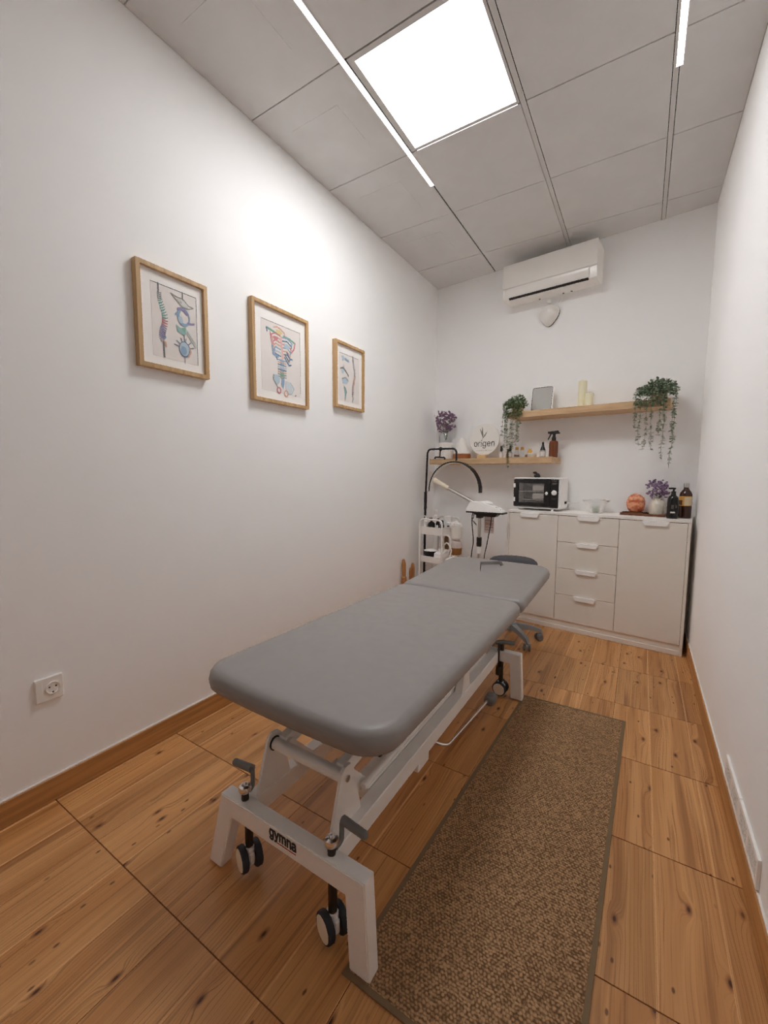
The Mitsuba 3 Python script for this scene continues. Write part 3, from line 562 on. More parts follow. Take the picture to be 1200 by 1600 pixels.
# glass bowl
k = thing('footed_bowl', 'clear flared glass bowl on a pale green foot standing on the cabinet', 'bowl')
Mb = WM(1.492, .14, .9005)
part(k, 'glass', lathe([(0, .006), (.040, .006), (.046, .012), (.060, .050), (.094, .097), (.0965, .098), (.0965, .096), (.064, .049), (.049, .010), (.042, .002), (0, .002)], 40), 'm_glass', 40, Mb)
part(k, 'foot', lathe([(0, .0065), (.036, .0065), (.038, .009), (.041, .034), (.041, .040), (.034, .041), (.031, .030), (0, .028)], 32), 'm_green_glass', 40, Mb, label='pale green inner dish')
# tray group
tr = solo('serving_tray', 'dark brown wooden tray under the salt lamp and the vase', 'tray', cat([bx(1.655, 1.925, .03, .175, .9008, .908, .002), bx(1.655, 1.925, .169, .175, .908, .917, .002), bx(1.655, 1.661, .03, .169, .908, .917, .002), bx(1.919, 1.925, .03, .169, .908, .917, .002), bx(1.661, 1.919, .03, .036, .908, .917, .002)]), 'm_walnut', False, WM(0, 0, 0))
st = trimesh.creation.icosphere(subdivisions=4); P = np.array(st.vertices); f = 1+.22*(meshkit.fbm(P*1.7+3, 3, 5)-.5)+.10*(meshkit.noise(P*5, 9)-.5)
P = np.sign(P)*np.abs(P)**.8*f[:, None]*np.array([.056, .046, .066]); P[:, 2] = np.maximum(P[:, 2], -.058); st = trimesh.Trimesh(P, st.faces)
k = thing('salt_lamp', 'rough orange salt rock lamp on the wooden tray', 'salt lamp')
part(k, 'rock', st, 'm_salt', 25, WM(1.742, .105, .982)); part(k, 'wooden_base', lathe([(0, 0), (.045, 0), (.047, .004), (.047, .014), (0, .014)], 28), 'm_walnut', 40, WM(1.742, .105, .9085), label='dark wooden base')
def bouquet(Mx, r, h, n, seed, m_f):
    q = random.Random(seed); heads, stems = [], []; c = np.array([0, 0, h*.55])
    for i in range(n):
        d = np.array([q.gauss(0, 1), q.gauss(0, 1), q.gauss(.15, 1)]); d /= np.linalg.norm(d); e = q.uniform(.25, 1)**.45
        P = c+d*e*np.array([r, r*.8, h*.52])*q.uniform(.9, 1.08); x, y, z = P
        stems.append(tube([(x*.06, y*.06, -.06), (x*.45, y*.45, z*.35), (x, y, z)], .0009, 4))
        if i % 5: stems.pop()
        for j in range(4):
            s_ = q.uniform(.005, .0095); heads.append(ell(s_, s_, s_*.75, (x+q.gauss(0, .008), y+q.gauss(0, .007), z+q.gauss(0, .008)), 1))
    return cat(heads), cat(stems)
k = thing('stoneware_vase', 'cream stoneware vase with lilac dried flowers on the wooden tray', 'vase')
part(k, 'jar', lathe([(0, 0), (.044, 0), (.048, .006), (.050, .05), (.047, .078), (.036, .096), (.030, .102), (.032, .114), (.029, .114), (.026, .104), (.030, .096), (0, .02)], 36), 'm_ceramic', 40, WM(1.872, .10, .9085))
fh, fs = bouquet(None, .068, .125, 46, 11, None); Mf = WM(1.872, .10, 1.022)
part(k, 'flower_heads', fh, 'm_lilac', False, Mf, label='lilac dried flower heads', kind='stuff'); part(k, 'stems', fs, 'm_stem', False, Mf, kind='stuff')
k = thing('pump_bottle', 'black pump bottle standing at the front right corner of the cabinet', 'bottle')
Mb = WM(1.967, .225, .9005, .15)
part(k, 'body', lathe([(0, 0), (.029, 0), (.032, .004), (.032, .118), (.028, .138), (.016, .152), (.013, .158), (0, .158)], 32), 'm_black_gloss', 40, Mb)
part(k, 'pump', cat([cyl((0, 0, .158), (0, 0, .180), .014, .012), cyl((0, 0, .180), (0, 0, .194), .006), rbox(-.030, .012, -.008, .008, .192, .203, .004, 5)]), 'm_black', 40, Mb)
for dx, zz, w, hh, mm in ((-.002, .036, .026, .010, 'm_label_pale'), (-.004, .064, .014, .026, 'm_grey_print'), (.016, .070, .010, .020, 'm_grey_print')):
    a = dx/.0325; pl_ = cbox(-w/2, w/2, -.0006, .0004, 0, hh, .0001); part(k, 'label', pl_, mm, False, Mb@rotm(a, [0, 0, 1])@MT(0, -.0328, zz))
k = thing('oil_bottle', 'tall brown oil bottle with a yellow label at the right end of the cabinet', 'bottle')
Mb = WM(2.030, .135, .9005)
part(k, 'body', lathe([(0, 0), (.034, 0), (.036, .004), (.036, .150), (.031, .170), (.018, .190), (.014, .196), (.014, .204), (0, .204)], 32), 'm_amber_dark', 40, Mb)
part(k, 'cap', lathe([(0, 0), (.0165, 0), (.0165, .026), (.015, .028), (0, .028)], 24), 'm_steel', 40, Mb@MT(0, 0, .204), label='metallic screw cap')
a = np.linspace(-1.9, 1.2, 22)
def wrap(r, a, z0, z1):
    V = np.vstack([np.c_[r*np.sin(a), -r*np.cos(a), np.full(len(a), z)] for z in (z0, z1)]); n = len(a); F = []
    for i in range(n-1): F += [(i, i+1, n+i+1), (i, n+i+1, n+i)]
    return trimesh.Trimesh(V, F, process=False)
part(k, 'label', wrap(.0365, a, .082, .146), 'm_label_yellow', True, Mb, label='yellow paper label'); part(k, 'label', wrap(.0368, a[12:], .086, .140), 'm_label_cream', True, Mb, label='cream label panel'); part(k, 'label', wrap(.0368, a[4:11], .088, .118), 'm_walnut', True, Mb, label='dark picture on the label')

# ------------------------------------------------------------------ shelves
SO = .240
k = solo('wall_shelf', 'light oak floating shelf, lower of two, behind the black arc lamp', 'shelf', bx(.086, 1.186, .001, SO, 1.273, 1.322, .0012), 'm_oak', False, WM(0, 0, 0))
k = solo('wall_shelf', 'light oak floating shelf, upper of two, carrying a mirror and candles', 'shelf', bx(.822, 1.918, .001, SO, 1.637, 1.686, .0012), 'm_oak', False, WM(0, 0, 0))
LZ, UZ = 1.3224, 1.6864
k = thing('glass_jar_vase', 'clear glass jar wrapped in white with purple dried flowers on the lower shelf', 'vase')
Mb = WM(.19, .125, LZ)
part(k, 'wrap', lathe([(.0635, .001), (.066, .004), (.066, .148), (.0635, .151)], 36), 'm_white_matt', 40, Mb, label='white wrap round the jar')
for zz in (.05, .10, .14): part(k, 'wrap_band', lathe([(.0662, zz), (.0668, zz+.002), (.0662, zz+.004)], 36), 'm_paper', 40, Mb)
part(k, 'glass', lathe([(0, 0), (.058, 0), (.062, .005), (.062, .205), (.056, .222), (.052, .236), (.0545, .240), (.0515, .240), (.049, .236), (.053, .220), (.059, .204), (.059, .008), (0, .006)], 36), 'm_glass', 40, Mb)
fh, fs = bouquet(None, .105, .205, 95, 5, None); Mf = WM(.19, .125, LZ+.236)
part(k, 'flower_heads', fh, 'm_purple', False, Mf, label='purple dried flower heads', kind='stuff'); part(k, 'stems', fs, 'm_stem', False, Mf, kind='stuff')
k = thing('aroma_diffuser', 'white cone diffuser on a round brown wooden base on the lower shelf', 'diffuser')
Mb = WM(.356, .12, LZ)
part(k, 'base', lathe([(0, 0), (.078, 0), (.082, .004), (.082, .040), (.078, .044), (0, .044)], 36), 'm_cherry', 40, Mb, label='brown wooden base')
part(k, 'cone', lathe([(.076, .0442), (.078, .052), (.070, .062), (.052, .105), (.036, .150), (.026, .182), (.020, .186), (0, .186)], 36), 'm_white_matt', 40, Mb)
k = thing('round_sign', 'round white sign reading origen with a plant drawing, standing on the lower shelf', 'sign')
Ms = WM(.573, .115, LZ+.030+.137)@rotm(-.05, [1, 0, 0])
dq = sg.Point(0, 0).buffer(.137, quad_segs=24)
part(k, 'disc', cat([slab(dq, -.005, .005)]), 'm_white_matt', 30, Ms)
tx = meshkit.text_mesh('origen', .058, .0006); w0 = tx.bounds[1, 0]-tx.bounds[0, 0]; tx.apply_translation((-tx.bounds[0, 0]-w0/2, 0, 0)); tx.apply_scale((.192/w0, .95, 1)); tx.apply_transform(np.array([[1, 0, 0, 0], [0, 0, -1, -.0052], [0, 1, 0, -.062], [0, 0, 0, 1.0]])); part(k, 'lettering', tx, 'm_ink', False, Ms, label='dark lettering reading origen')
def leafshape(x0, y0, x1, y1, w):
    d = np.array([x1-x0, y1-y0]); n = np.array([-d[1], d[0]])/np.linalg.norm(d); t = np.linspace(0, 1, 9); c = np.array([x0, y0])+t[:, None]*d; ww = w*np.sin(np.pi*t**.8)
    return sg.Polygon(np.vstack([c+n*ww[:, None], (c-n*ww[:, None])[::-1]])).buffer(0)
sh = so.unary_union([leafshape(-.014, .010, -.026, .070, .0050), leafshape(-.014, .020, -.048, .104, .0045), leafshape(-.014, .022, -.024, .110, .0055), leafshape(-.012, .012, .024, .068, .0055), S([(-.020, -.008), (-.012, .02), (-.020, .06)], .0012)])
part(k, 'plant_drawing', slab(sh, -.0058, -.0052), 'm_sage', False, Ms, label='grey green plant drawing')
rx = random.Random(2); sub = []
x = -.074
while x < .070:
    w = rx.uniform(.003, .006); sub.append(sg.box(x, -.102, x+w*.35, -.096)); sub.append(sg.box(x, -.0985, x+w, -.097)); x += w+.0022+(.006 if rx.random() < .14 else 0)
part(k, 'small_print', slab(so.unary_union(sub), -.0058, -.0052), 'm_grey_print', False, Ms, label='tiny line of print')
part(k, 'stand', cbox(-.040, .040, -.018, .018, 0, .034, .002), 'm_beech', False, WM(.553, .118, LZ), label='pale wooden stand block')
def small_bottle(name, label, s, o, prof, mm, cap, mc, rot=0, group=None, lab=None):
    k = thing(name, label, 'bottle', group); Mb = WM(s, o, LZ, rot)
    part(k, 'body', lathe(prof, 24), mm, 40, Mb); part(k, 'cap', lathe(cap, 20), mc, 40, Mb)
    if lab: part(k, 'label', wrap(prof[2][0]+.0005, np.linspace(-1.2, 1.2, 12), lab[0], lab[1]), lab[2], True, Mb)
    return k
bp = [(0, 0), (.014, 0), (.0155, .002), (.0155, .044), (.011, .050), (.008, .052), (0, .052)]
cp = [(0, .0525), (.0095, .0525), (.0085, .098), (.006, .101), (0, .101)]
small_bottle('nail_polish_bottle', 'pale pink bottle with a tall black cap, left of two on the lower shelf', .755, .175, bp, 'm_pale_pink', cp, 'm_black', lab=(.010, .036, 'm_label_pale'))
small_bottle('nail_polish_bottle', 'grey white bottle with a tall black cap, right of two on the lower shelf', .833, .175, bp, 'm_towel', cp, 'm_black', lab=(.008, .038, 'm_label_pale'))
small_bottle('dark_vial', 'small brown vial with a black top behind the two black capped bottles', .788, .11, [(0, 0), (.013, 0), (.0145, .002), (.0145, .040), (.009, .047), (0, .047)], 'm_amber', [(0, .0472), (.0095, .0472), (.0095, .072), (.008, .074), (0, .074)], 'm_black')
k = thing('perfume_flask', 'small clear flask with a rosy liquid under the trailing plant', 'flask'); Mb = WM(.882, .16, LZ)
part(k, 'glass', lathe([(0, 0), (.018, 0), (.023, .006), (.024, .030), (.018, .050), (.012, .056), (.012, .064), (.0105, .064), (.0105, .056), (.016, .049), (.021, .030), (.020, .010), (0, .004)], 28), 'm_glass', 40, Mb)
part(k, 'liquid', lathe([(0, .0048), (.0185, .0105), (.0200, .024), (0, .024)], 24), 'm_amber', 40, Mb, label='rosy brown liquid'); part(k, 'stopper', lathe([(0, .0645), (.012, .0645), (.014, .072), (.012, .086), (0, .088)], 20), 'm_gold', 40, Mb, label='gold stopper')
k = thing('glass_vial', 'slim clear glass vial with a gold top under the trailing plant', 'vial'); Mb = WM(.925, .155, LZ)
part(k, 'glass', lathe([(0, 0), (.011, 0), (.0125, .003), (.0125, .058), (.010, .062), (.009, .062), (.011, .057), (.011, .005), (0, .003)], 24), 'm_glass', 40, Mb); part(k, 'cap', lathe([(0, .0625), (.0125, .0625), (.0135, .080), (.008, .086), (0, .086)], 20), 'm_gold', 40, Mb, label='gold cap')
solo('cork_stopper', 'tiny brown cork between the glass vial and the white dish', 'cork', lathe([(0, 0), (.008, 0), (.010, .024), (0, .024)], 18), 'm_kraft', 40, WM(.953, .14, LZ))
k = thing('ring_dish', 'small white ceramic dish on the lower shelf left of the dropper bottle', 'dish')
part(k, 'bowl', lathe([(0, 0), (.024, 0), (.034, .014), (.037, .030), (.0345, .030), (.031, .016), (.022, .005), (0, .005)], 32), 'm_ceramic', 40, WM(1.000, .13, LZ))
gl = so.unary_union([leafshape(-.02, -.018, .012, .018, .011), leafshape(.012, -.02, -.012, .02, .010), leafshape(0, -.02, .022, .002, .008)])
solo('gold_leaf_ornament', 'gold leaf shaped ornament propped up on the white dish', 'ornament', slab(gl, -.0015, .0015), 'm_gold', False, WM(.982, .135, LZ+.056)@rotm(-.25, [1, 0, 0]))
solo('soap_block', 'tiny white block between the dish and the dropper bottle', 'soap', rbox(-.012, .012, -.012, .012, 0, .022, .006, 5), 'm_white_matt', 40, WM(1.050, .135, LZ))
k = thing('dropper_bottle', 'silver grey bottle with a black pump top on the lower shelf beside the amber spray', 'bottle'); Mb = WM(1.085, .14, LZ)
part(k, 'body', lathe([(0, 0), (.021, 0), (.0225, .003), (.0225, .052), (.019, .056), (0, .056)], 28), 'm_towel', 40, Mb); part(k, 'collar', lathe([(0, .0562), (.021, .0562), (.019, .064), (.012, .082), (.008, .098), (.007, .118), (.005, .120), (0, .120)], 24), 'm_black', 40, Mb)
part(k, 'label', wrap(.0230, np.linspace(-1.2, 1.2, 12), .008, .044), 'm_label_pale', True, Mb)
k = thing('spray_bottle', 'amber spray bottle with a black trigger at the right end of the lower shelf', 'bottle'); Mb = WM(1.163, .125, LZ)
part(k, 'body', lathe([(0, 0), (.031, 0), (.034, .004), (.034, .108), (.030, .122), (.016, .130), (.014, .132), (0, .132)], 32), 'm_amber', 40, Mb)
hd = slab(sg.Polygon([(-.046, .186), (-.046, .200), (.030, .206), (.045, .184), (.012, .180), (-.012, .180)]), -.009, .009)
tg = slab(sg.Polygon([(-.030, .181), (-.020, .181), (-.036, .148), (-.044, .136), (-.046, .142)]), -.006, .006)
part(k, 'trigger_head', cat([cyl((0, 0, .1322), (0, 0, .156), .0165, .0145), cyl((0, 0, .156), (0, 0, .184), .011), hd, tg]), 'm_black', 30, Mb)
# upper shelf things
k = thing('table_mirror', 'rectangular table mirror with a thin white frame on the upper shelf', 'mirror')
Mm = WM(1.052, .125, UZ+.001)@rotm(-.20, [1, 0, 0])
q = sa.translate(rrect(.172, .205, .022), 0, .1025)
part(k, 'frame', slab(q.difference(q.buffer(-.006)), -.006, .006), 'm_white', False, Mm); part(k, 'mirror_plate', slab(q.buffer(-.0062), -.003, .004), 'm_mirror', False, Mm, label='mirror glass')
part(k, 'rim', slab(q.buffer(-.006).difference(q.buffer(-.009)), -.0055, -.003), 'm_grey_print', False, Mm, label='thin dark inner rim'); part(k, 'prop', hull([(-.03, .006, .12), (.03, .006, .12), (-.03, .010, .12), (.03, .010, .12), (-.03, .055, .012), (.03, .055, .012), (-.03, .058, .012), (.03, .058, .012)]), 'm_white', False, Mm)
for s_, o_, r_, h_, lb in ((1.354, .12, .030, .200, 'tall ivory pillar candle on the upper shelf'), (1.412, .165, .030, .096, 'short ivory pillar candle on the upper shelf, in front of the tall one')):
    k = thing('pillar_candle', lb, 'candle'); Mb = WM(s_, o_, UZ)
    part(k, 'wax', lathe([(0, 0), (r_, 0), (r_, h_-.004), (r_-.003, h_), (r_-.008, h_-.003), (0, h_-.005)], 32), 'm_candle', 40, Mb); part(k, 'wick', cyl((0, 0, h_-.005), (.001, 0, h_+.008), .0009, n=6), 'm_black', False, Mb)
def leaf_mesh(p, d, L, w, roll):
    d = d/np.linalg.norm(d); u = np.cross(d, [0, 0, 1.0]); u = u/(np.linalg.norm(u)+1e-9) if np.linalg.norm(u) > .05 else np.array([1.0, 0, 0]); n = np.cross(u, d); u, n = u*math.cos(roll)+n*math.sin(roll), n*math.cos(roll)-u*math.sin(roll)
    V = [p, p+d*L*.35+u*w-n*w*.2, p+d*L*.75+u*w*.7-n*w*.3, p+d*L-n*w*.5, p+d*L*.75-u*w*.7-n*w*.3, p+d*L*.35-u*w-n*w*.2, p+d*L*.5+n*w*.15]
    F = [(0, 1, 6), (1, 2, 6), (2, 3, 6), (3, 4, 6), (4, 5, 6), (5, 0, 6)]; return np.array(V), np.array(F)
def joined(L):
    vs, fs, k = [], [], 0
    for v, f in L: vs.append(v); fs.append(f+k); k += len(v)
    return trimesh.Trimesh(np.vstack(vs), np.vstack(fs), process=False)
def trailing_plant(name, label, s, o, vines, crown_n, cr, mm, seed, skew, top):
    k = thing(name, label, 'plant'); q = np.random.default_rng(seed); Mp = WM(s, o, UZ)
    part(k, 'pot', lathe([(0, 0), (.040, 0), (.044, .004), (.050, .075), (.046, .076), (.042, .066), (0, .06)], 28), 'm_pot', 40, Mp, label='small clay coloured pot')
    L = []
    for i in range(crown_n):
        if i < crown_n*.62:
            d = np.array([q.normal(), q.normal(), q.normal(.35, .8)]); d /= np.linalg.norm(d); e = q.uniform(.2, 1)**.4
            p = np.array([d[0]*cr[0]*e, d[1]*cr[1]*e-.015, .070+max(-.35, d[2])*cr[2]*e])
        else:                                   # spills over the shelf's front edge
            t = q.uniform(0, 1); p = np.array([skew[0]+q.uniform(-1, 1)*cr[0]*(.95-.15*t)+skew[1]*t, -(.075+.045*min(1, t*2.2))+q.normal(0, .008), .085-.125*t**1.3])
        d = np.array([q.normal(0, .7), q.normal(-.25, .5), q.normal(-.1, .5)]); L.append(leaf_mesh(p, d, q.uniform(.015, .024), q.uniform(.0060, .0090), q.uniform(-.8, .8)))
    part(k, 'foliage', joined(L), mm, False, Mp, kind='stuff')
    for (vx, vo, zend, spread) in vines:
        x0 = vx-s; y0 = -(vo-o); st_ = np.array([x0*.35, y0*.35, .075]); ed = np.array([x0, y0, .055])
        n = max(6, int((.055+UZ-zend)/.018)); P = [st_, ed*.6+st_*.4+np.array([0, 0, .03]), ed+np.array([0, 0, .0])]
        z = .055; cx, cy = x0, y0
        while z > zend-UZ:
            z -= .03; cx += q.normal(0, .0035)+spread*.002; cy += q.normal(0, .002); P.append(np.array([cx, cy, z]))
        P = smoothpath(P, 4); vine = tube(P, .0011, 5); L = []
        for i in range(4, len(P)-1):
            if q.uniform() < .62:
                a = q.uniform(0, 2*np.pi)
                for sg_ in (0, math.pi):
                    d = np.array([math.cos(a*.5+sg_), math.sin(a*.5+sg_)*.8, q.uniform(-.35, .25)]); L.append(leaf_mesh(P[i], d, q.uniform(.014, .022), q.uniform(.0050, .0072), q.uniform(-.6, .6)))
        vk = fresh(k+'__trailing_vine'); part(vk, 'stem', vine, 'm_stem', True, Mp); part(vk, 'leaves', joined(L), mm, False, Mp, kind='stuff')
trailing_plant('trailing_plant', 'trailing green plant hanging from the left end of the upper shelf', .872, .150,
    [(.775, .20, 1.52, -.3), (.800, .24, 1.40, 0), (.830, .262, 1.255, .2), (.862, .265, 1.44, 0), (.890, .268, 1.40, 0), (.915, .266, 1.43, 0), (.936, .262, 1.47, .2), (.785, .16, 1.56, -.4)], 520, (.082, .080, .078), 'm_leaf', 4, (-.005, .01), 0)
trailing_plant('trailing_plant', 'trailing grey green plant hanging from the right end of the upper shelf', 1.845, .150,
    [(1.945, .235, 1.245, -.25), (1.938, .262, 1.42, 0), (1.875, .268, 1.30, 0), (1.855, .262, 1.45, -.2), (1.815, .268, 1.37, .1), (1.785, .265, 1.38, -.1), (1.745, .268, 1.40, -.2), (1.725, .264, 1.53, -.4), (1.90, .266, 1.56, 0)], 760, (.102, .085, .080), 'm_leaf_grey', 9, (-.02, -.02), 0)

# ------------------------------------------------------------------ air conditioner
ac = thing('air_conditioner', 'white split air conditioner mounted high on the back wall under the ceiling', 'air conditioner')
A0, A1_ = .735, 1.428; M = WM(0, 0, 0)
PF = [(0, 2.600), (-.10, 2.583), (-.168, 2.583), (-.190, 2.594), (-.1975, 2.640), (-.203, 2.70), (-.203, 2.832), (-.197, 2.844), (-.18, 2.848), (0, 2.848)]
def acx(poly, s0, s1): 
    m = extr(sg.Polygon(poly), s1-s0); m.apply_transform(np.array([[0, 0, 1, 0], [1, 0, 0, 0], [0, 1, 0, 0], [0, 0, 0, 1.0]])); m.apply_translation((s0, 0, 0)); return m
part(ac, 'body', acx([(y*.985 if y < -.05 else y-.001*(y == 0), z) for y, z in PF], A0+.012, A1_-.012), 'm_ac', 25, M)
for s0, s1 in ((A0, A0+.013), (A1_-.013, A1_)): part(ac, 'end_cap', acx([(y-.001*(y == 0), z) for y, z in PF], s0, s1), 'm_ac', 25, M)
fp = [(-.2012, 2.668), (-.2075, 2.674), (-.2085, 2.72), (-.2080, 2.836), (-.201, 2.850), (-.185, 2.8525), (-.185, 2.8485), (-.198, 2.845), (-.2025, 2.834), (-.2025, 2.70)]
part(ac, 'front_panel', acx(fp, A0+.001, A1_-.001), 'm_ac', 40, M)
part(ac, 'air_slot', acx([(-.180, 2.5860), (-.1885, 2.5930), (-.1920, 2.5995), (-.187, 2.602), (-.174, 2.595)], A0+.050, A1_-.055), 'm_black', False, M, label='dark air slot')
part(ac, 'louver', acx([(-.1945, 2.6000), (-.2045, 2.640), (-.2065, 2.666), (-.2035, 2.666), (-.199, 2.64), (-.190, 2.606)], A0+.045, A1_-.050), 'm_ac', 40, M)
for s_ in (.98, 1.16, 1.22): part(ac, 'clip', cbox(s_, s_+.012, -.06, -.045, 2.586, 2.592, .001), 'm_grey_plastic', False, M)
# teardrop device below it
k = thing('wall_sensor', 'white teardrop shaped domed device on the back wall below the air conditioner', 'alarm')
th_ = np.linspace(0, 2*np.pi, 48, endpoint=False); rad = []
tp = np.array([((.080*math.sin(t)*(1-.45*max(0, -math.cos(t))**1.6)), .055*math.cos(t) if math.cos(t) > 0 else .105*math.cos(t)) for t in th_])
rings = []
for f_, d_ in ((1, 0), (1, -.010), (.97, -.020), (.86, -.034), (.66, -.046), (.38, -.054), (.12, -.057)): rings.append(np.c_[tp[:, 0]*f_, np.full(48, d_), tp[:, 1]*f_+.01*(1-f_)])
V = np.vstack(rings+[[[0, -.0575, .01]], [[0, 0, 0]]]); F = []; n = 48
for l in range(6):
    for j in range(n): q = (j+1) % n; F += [(l*n+j, (l+1)*n+q, l*n+q), (l*n+j, (l+1)*n+j, (l+1)*n+q)]
for j in range(n): q = (j+1) % n; F += [(6*n+j, 7*n, 6*n+q), (7*n+1, j, (j+1) % n)]
dome = trimesh.Trimesh(V, F, process=False); dome.fix_normals()
Ms = WM(1.052, .0125, 2.478); part(k, 'dome', dome, 'm_ac', 40, Ms); part(k, 'backplate', slab(sg.Polygon(tp*1.0), 0, .0115), 'm_dark', False, Ms, label='dark back plate')
part(k, 'bracket', cbox(-.012, .012, -.03, .010, .070, .094, .004), 'm_white', False, Ms); part(k, 'cable', tube(smoothpath([(.05, -.004, .06), (.075, -.006, .085), (.088, -.004, .060), (.090, -.004, .10), (.092, .004, .118)]), .003, 8), 'm_white', True, Ms)

# ------------------------------------------------------------------ arc lamp in the corner
k = thing('arc_floor_lamp', 'black half moon arc lamp on a thin pole in the left back corner', 'floor lamp')
M = WM(0, 0, 0); OL = .310
part(k, 'base', cat([cbox(.052, .145, -.43, -.20, .0005, .012, .003)]), 'm_black_metal', False, M)
part(k, 'lower_pole', cyl((.090, -OL, .012), (.094, -OL, .98), .0105, n=16), 'm_black_metal', 40, M)
part(k, 'sleeve', cyl((.094, -OL, .86), (.095, -OL, 1.02), .0135, n=16), 'm_black_metal', 40, M)
part(k, 'pole', tube(fillet([(.095, -OL, .98), (.110, -OL, 1.408), (.405, -OL, 1.405), (.405, -OL, 1.300)], .045, 8), .0085, 12), 'm_black_metal', 40, M)
part(k, 'clamp_knob', cat([ell(.017, .017, .017, (.245, -OL, 1.407), 2), cyl((.245, -OL-.002, 1.40), (.240, -OL-.004, 1.335), .006, n=10)]), 'm_black', 40, M)
part(k, 'phone_clip', tube(fillet([(.190, -OL-.005, 1.320), (.195, -OL-.005, 1.335), (.290, -OL-.005, 1.330), (.294, -OL-.005, 1.312)], .012), .0075, 10), 'm_black', 40, M)
cc, ra = np.array([.392, 1.045]), .250
an = np.radians(np.linspace(-4, 184, 48)); oa, ob = -OL-.026, -OL+.026
def arcband(r0, r1, y0, y1):
    P0 = np.c_[cc[0]+r0*np.cos(an), cc[1]+r0*np.sin(an)]; P1 = np.c_[cc[0]+r1*np.cos(an), cc[1]+r1*np.sin(an)]
    return slab(sg.Polygon(np.vstack([P1, P0[::-1]])), y0, y1)
hdk = fresh(k+'__light_head'); part(hdk, 'arc_shell', arcband(ra-.010, ra, oa, ob), 'm_black', 30, M); part(hdk, 'diffuser', arcband(ra-.014, ra-.0102, oa+.004, ob-.004), 'm_white_matt', 30, M, label='pale diffuser strip inside the arc')

# ------------------------------------------------------------------ facial steamer
k = thing('facial_steamer', 'white facial steamer head with a long chrome nozzle arm, left of the cabinet', 'facial steamer')
M = WM(0, 0, 0); OS = .42
hd = hull([(s_, -o_, z_) for s_, o_, z_ in [(.598, .365, .884), (.598, .480, .884), (.895, .375, .884), (.895, .465, .884), (.600, .365, .908), (.600, .480, .908), (.624, .375, .962), (.624, .468, .962), (.705, .375, .966), (.705, .468, .966), (.850, .378, .918), (.850, .462, .918), (.893, .382, .892), (.893, .458, .892)]])
part(k, 'head_housing', hd, 'm_white', 12, M)
part(k, 'black_tray', cat([hull([(s_, -o_, z_) for s_, o_ in ((.596, .363), (.596, .482), (.902, .372), (.902, .468)) for z_ in (.872, .8835)]), hull([(s_, -o_, z_) for s_, o_, z_ in [(.64, .38, .872), (.64, .465, .872), (.86, .38, .872), (.86, .465, .872), (.69, .39, .846), (.69, .455, .846), (.83, .39, .846), (.83, .455, .846)]])]), 'm_black', False, M, label='black underside')
part(k, 'water_dome', ell(.052, .036, .020, (.748, -.42, .952), 3), 'm_white', True, M)
for i, (s_, o_) in enumerate(((.818, .385), (.818, .425), (.855, .385), (.855, .425))): part(k, 'button', cbox(s_, s_+.018, -o_-.016, -o_, .914-.018*(i > 1), .925-.018*(i > 1), .002), 'm_dark', False, M)
part(k, 'nozzle_arm', cyl((.650, -OS, .945), (.370, -OS, 1.074), .0145, n=16), 'm_steel', 40, M)
part(k, 'nozzle', cat([cyl((.395, -OS, 1.062), (.275, -OS, 1.118), .020, .024), cyl((.275, -OS, 1.118), (.262, -OS, 1.124), .027), ell(.022, .025, .022, (.262, -OS, 1.130), 2)]), 'm_cream', 40, M, label='cream nozzle tip')
part(k, 'column', cyl((.690, -OS, .12), (.690, -OS, .850), .0125, n=18), 'm_steel', 40, M)
part(k, 'column_clamp', cyl((.690, -OS, .595), (.690, -OS, .668), .021, n=18), 'm_black', 40, M); part(k, 'column_collar', cyl((.690, -OS, .535), (.690, -OS, .595), .018, n=18), 'm_white', 40, M)
part(k, 'column_block', cbox(.665, .715, -OS-.022, -OS+.022, .828, .86, .004), 'm_black', False, M)
part(k, 'base', cat([cyl((.690, -OS, .075), (.690, -OS, .13), .03)]+[hull([(.690+.02*math.cos(a+b), -OS+.02*math.sin(a+b), z) for b in (-1.2, 1.2) for z in (.07, .10)]+[(.690+.17*math.cos(a+b), -OS+.17*math.sin(a+b), z) for b in (-.06, .06) for z in (.06, .075)]) for a in np.arange(5)*2*math.pi/5+.3]+[ell(.02, .02, .02, (.690+.165*math.cos(a), -OS+.165*math.sin(a), .0205), 2) for a in np.arange(5)*2*math.pi/5+.3]+[cyl((.690+.165*math.cos(a), -OS+.165*math.sin(a), .03), (.690+.165*math.cos(a), -OS+.165*math.sin(a), .066), .006) for a in np.arange(5)*2*math.pi/5+.3]), 'm_white', 40, M)
part(k, 'power_cord', tube(smoothpath([(.640, -.45, .875), (.638, -.455, .80), (.650, -.455, .70), (.655, -.455, .62), (.640, -.455, .50), (.64, -.45, .2), (.66, -.40, .115)]), .004, 8), 'm_black', True, M)
part(k, 'power_cord', tube(smoothpath([(.655, -.45, .875), (.648, -.45, .83), (.640, -.455, .815), (.66, -.45, .79), (.672, -.44, .77)]), .0035, 8), 'm_black', True, M)
part(k, 'power_cord', tube(smoothpath([(.800, -.44, .85), (.795, -.45, .76), (.775, -.46, .62), (.755, -.46, .50), (.75, -.45, .3), (.72, -.43, .12)]), .004, 8), 'm_black', True, M)
tk = fresh(k+'__instruction_tag'); part(tk, 'card', box(.700, .785, -.352, -.351, .700, .835), 'm_art_paper', False, M, label='pale hanging card'); part(tk, 'print', cat([box(.706, .779, -.3524, -.352, z, z+h) for z, h in ((.798, .012), (.765, .024), (.742, .014), (.722, .010))]), 'm_pink_print', False, M, label='pinkish print')

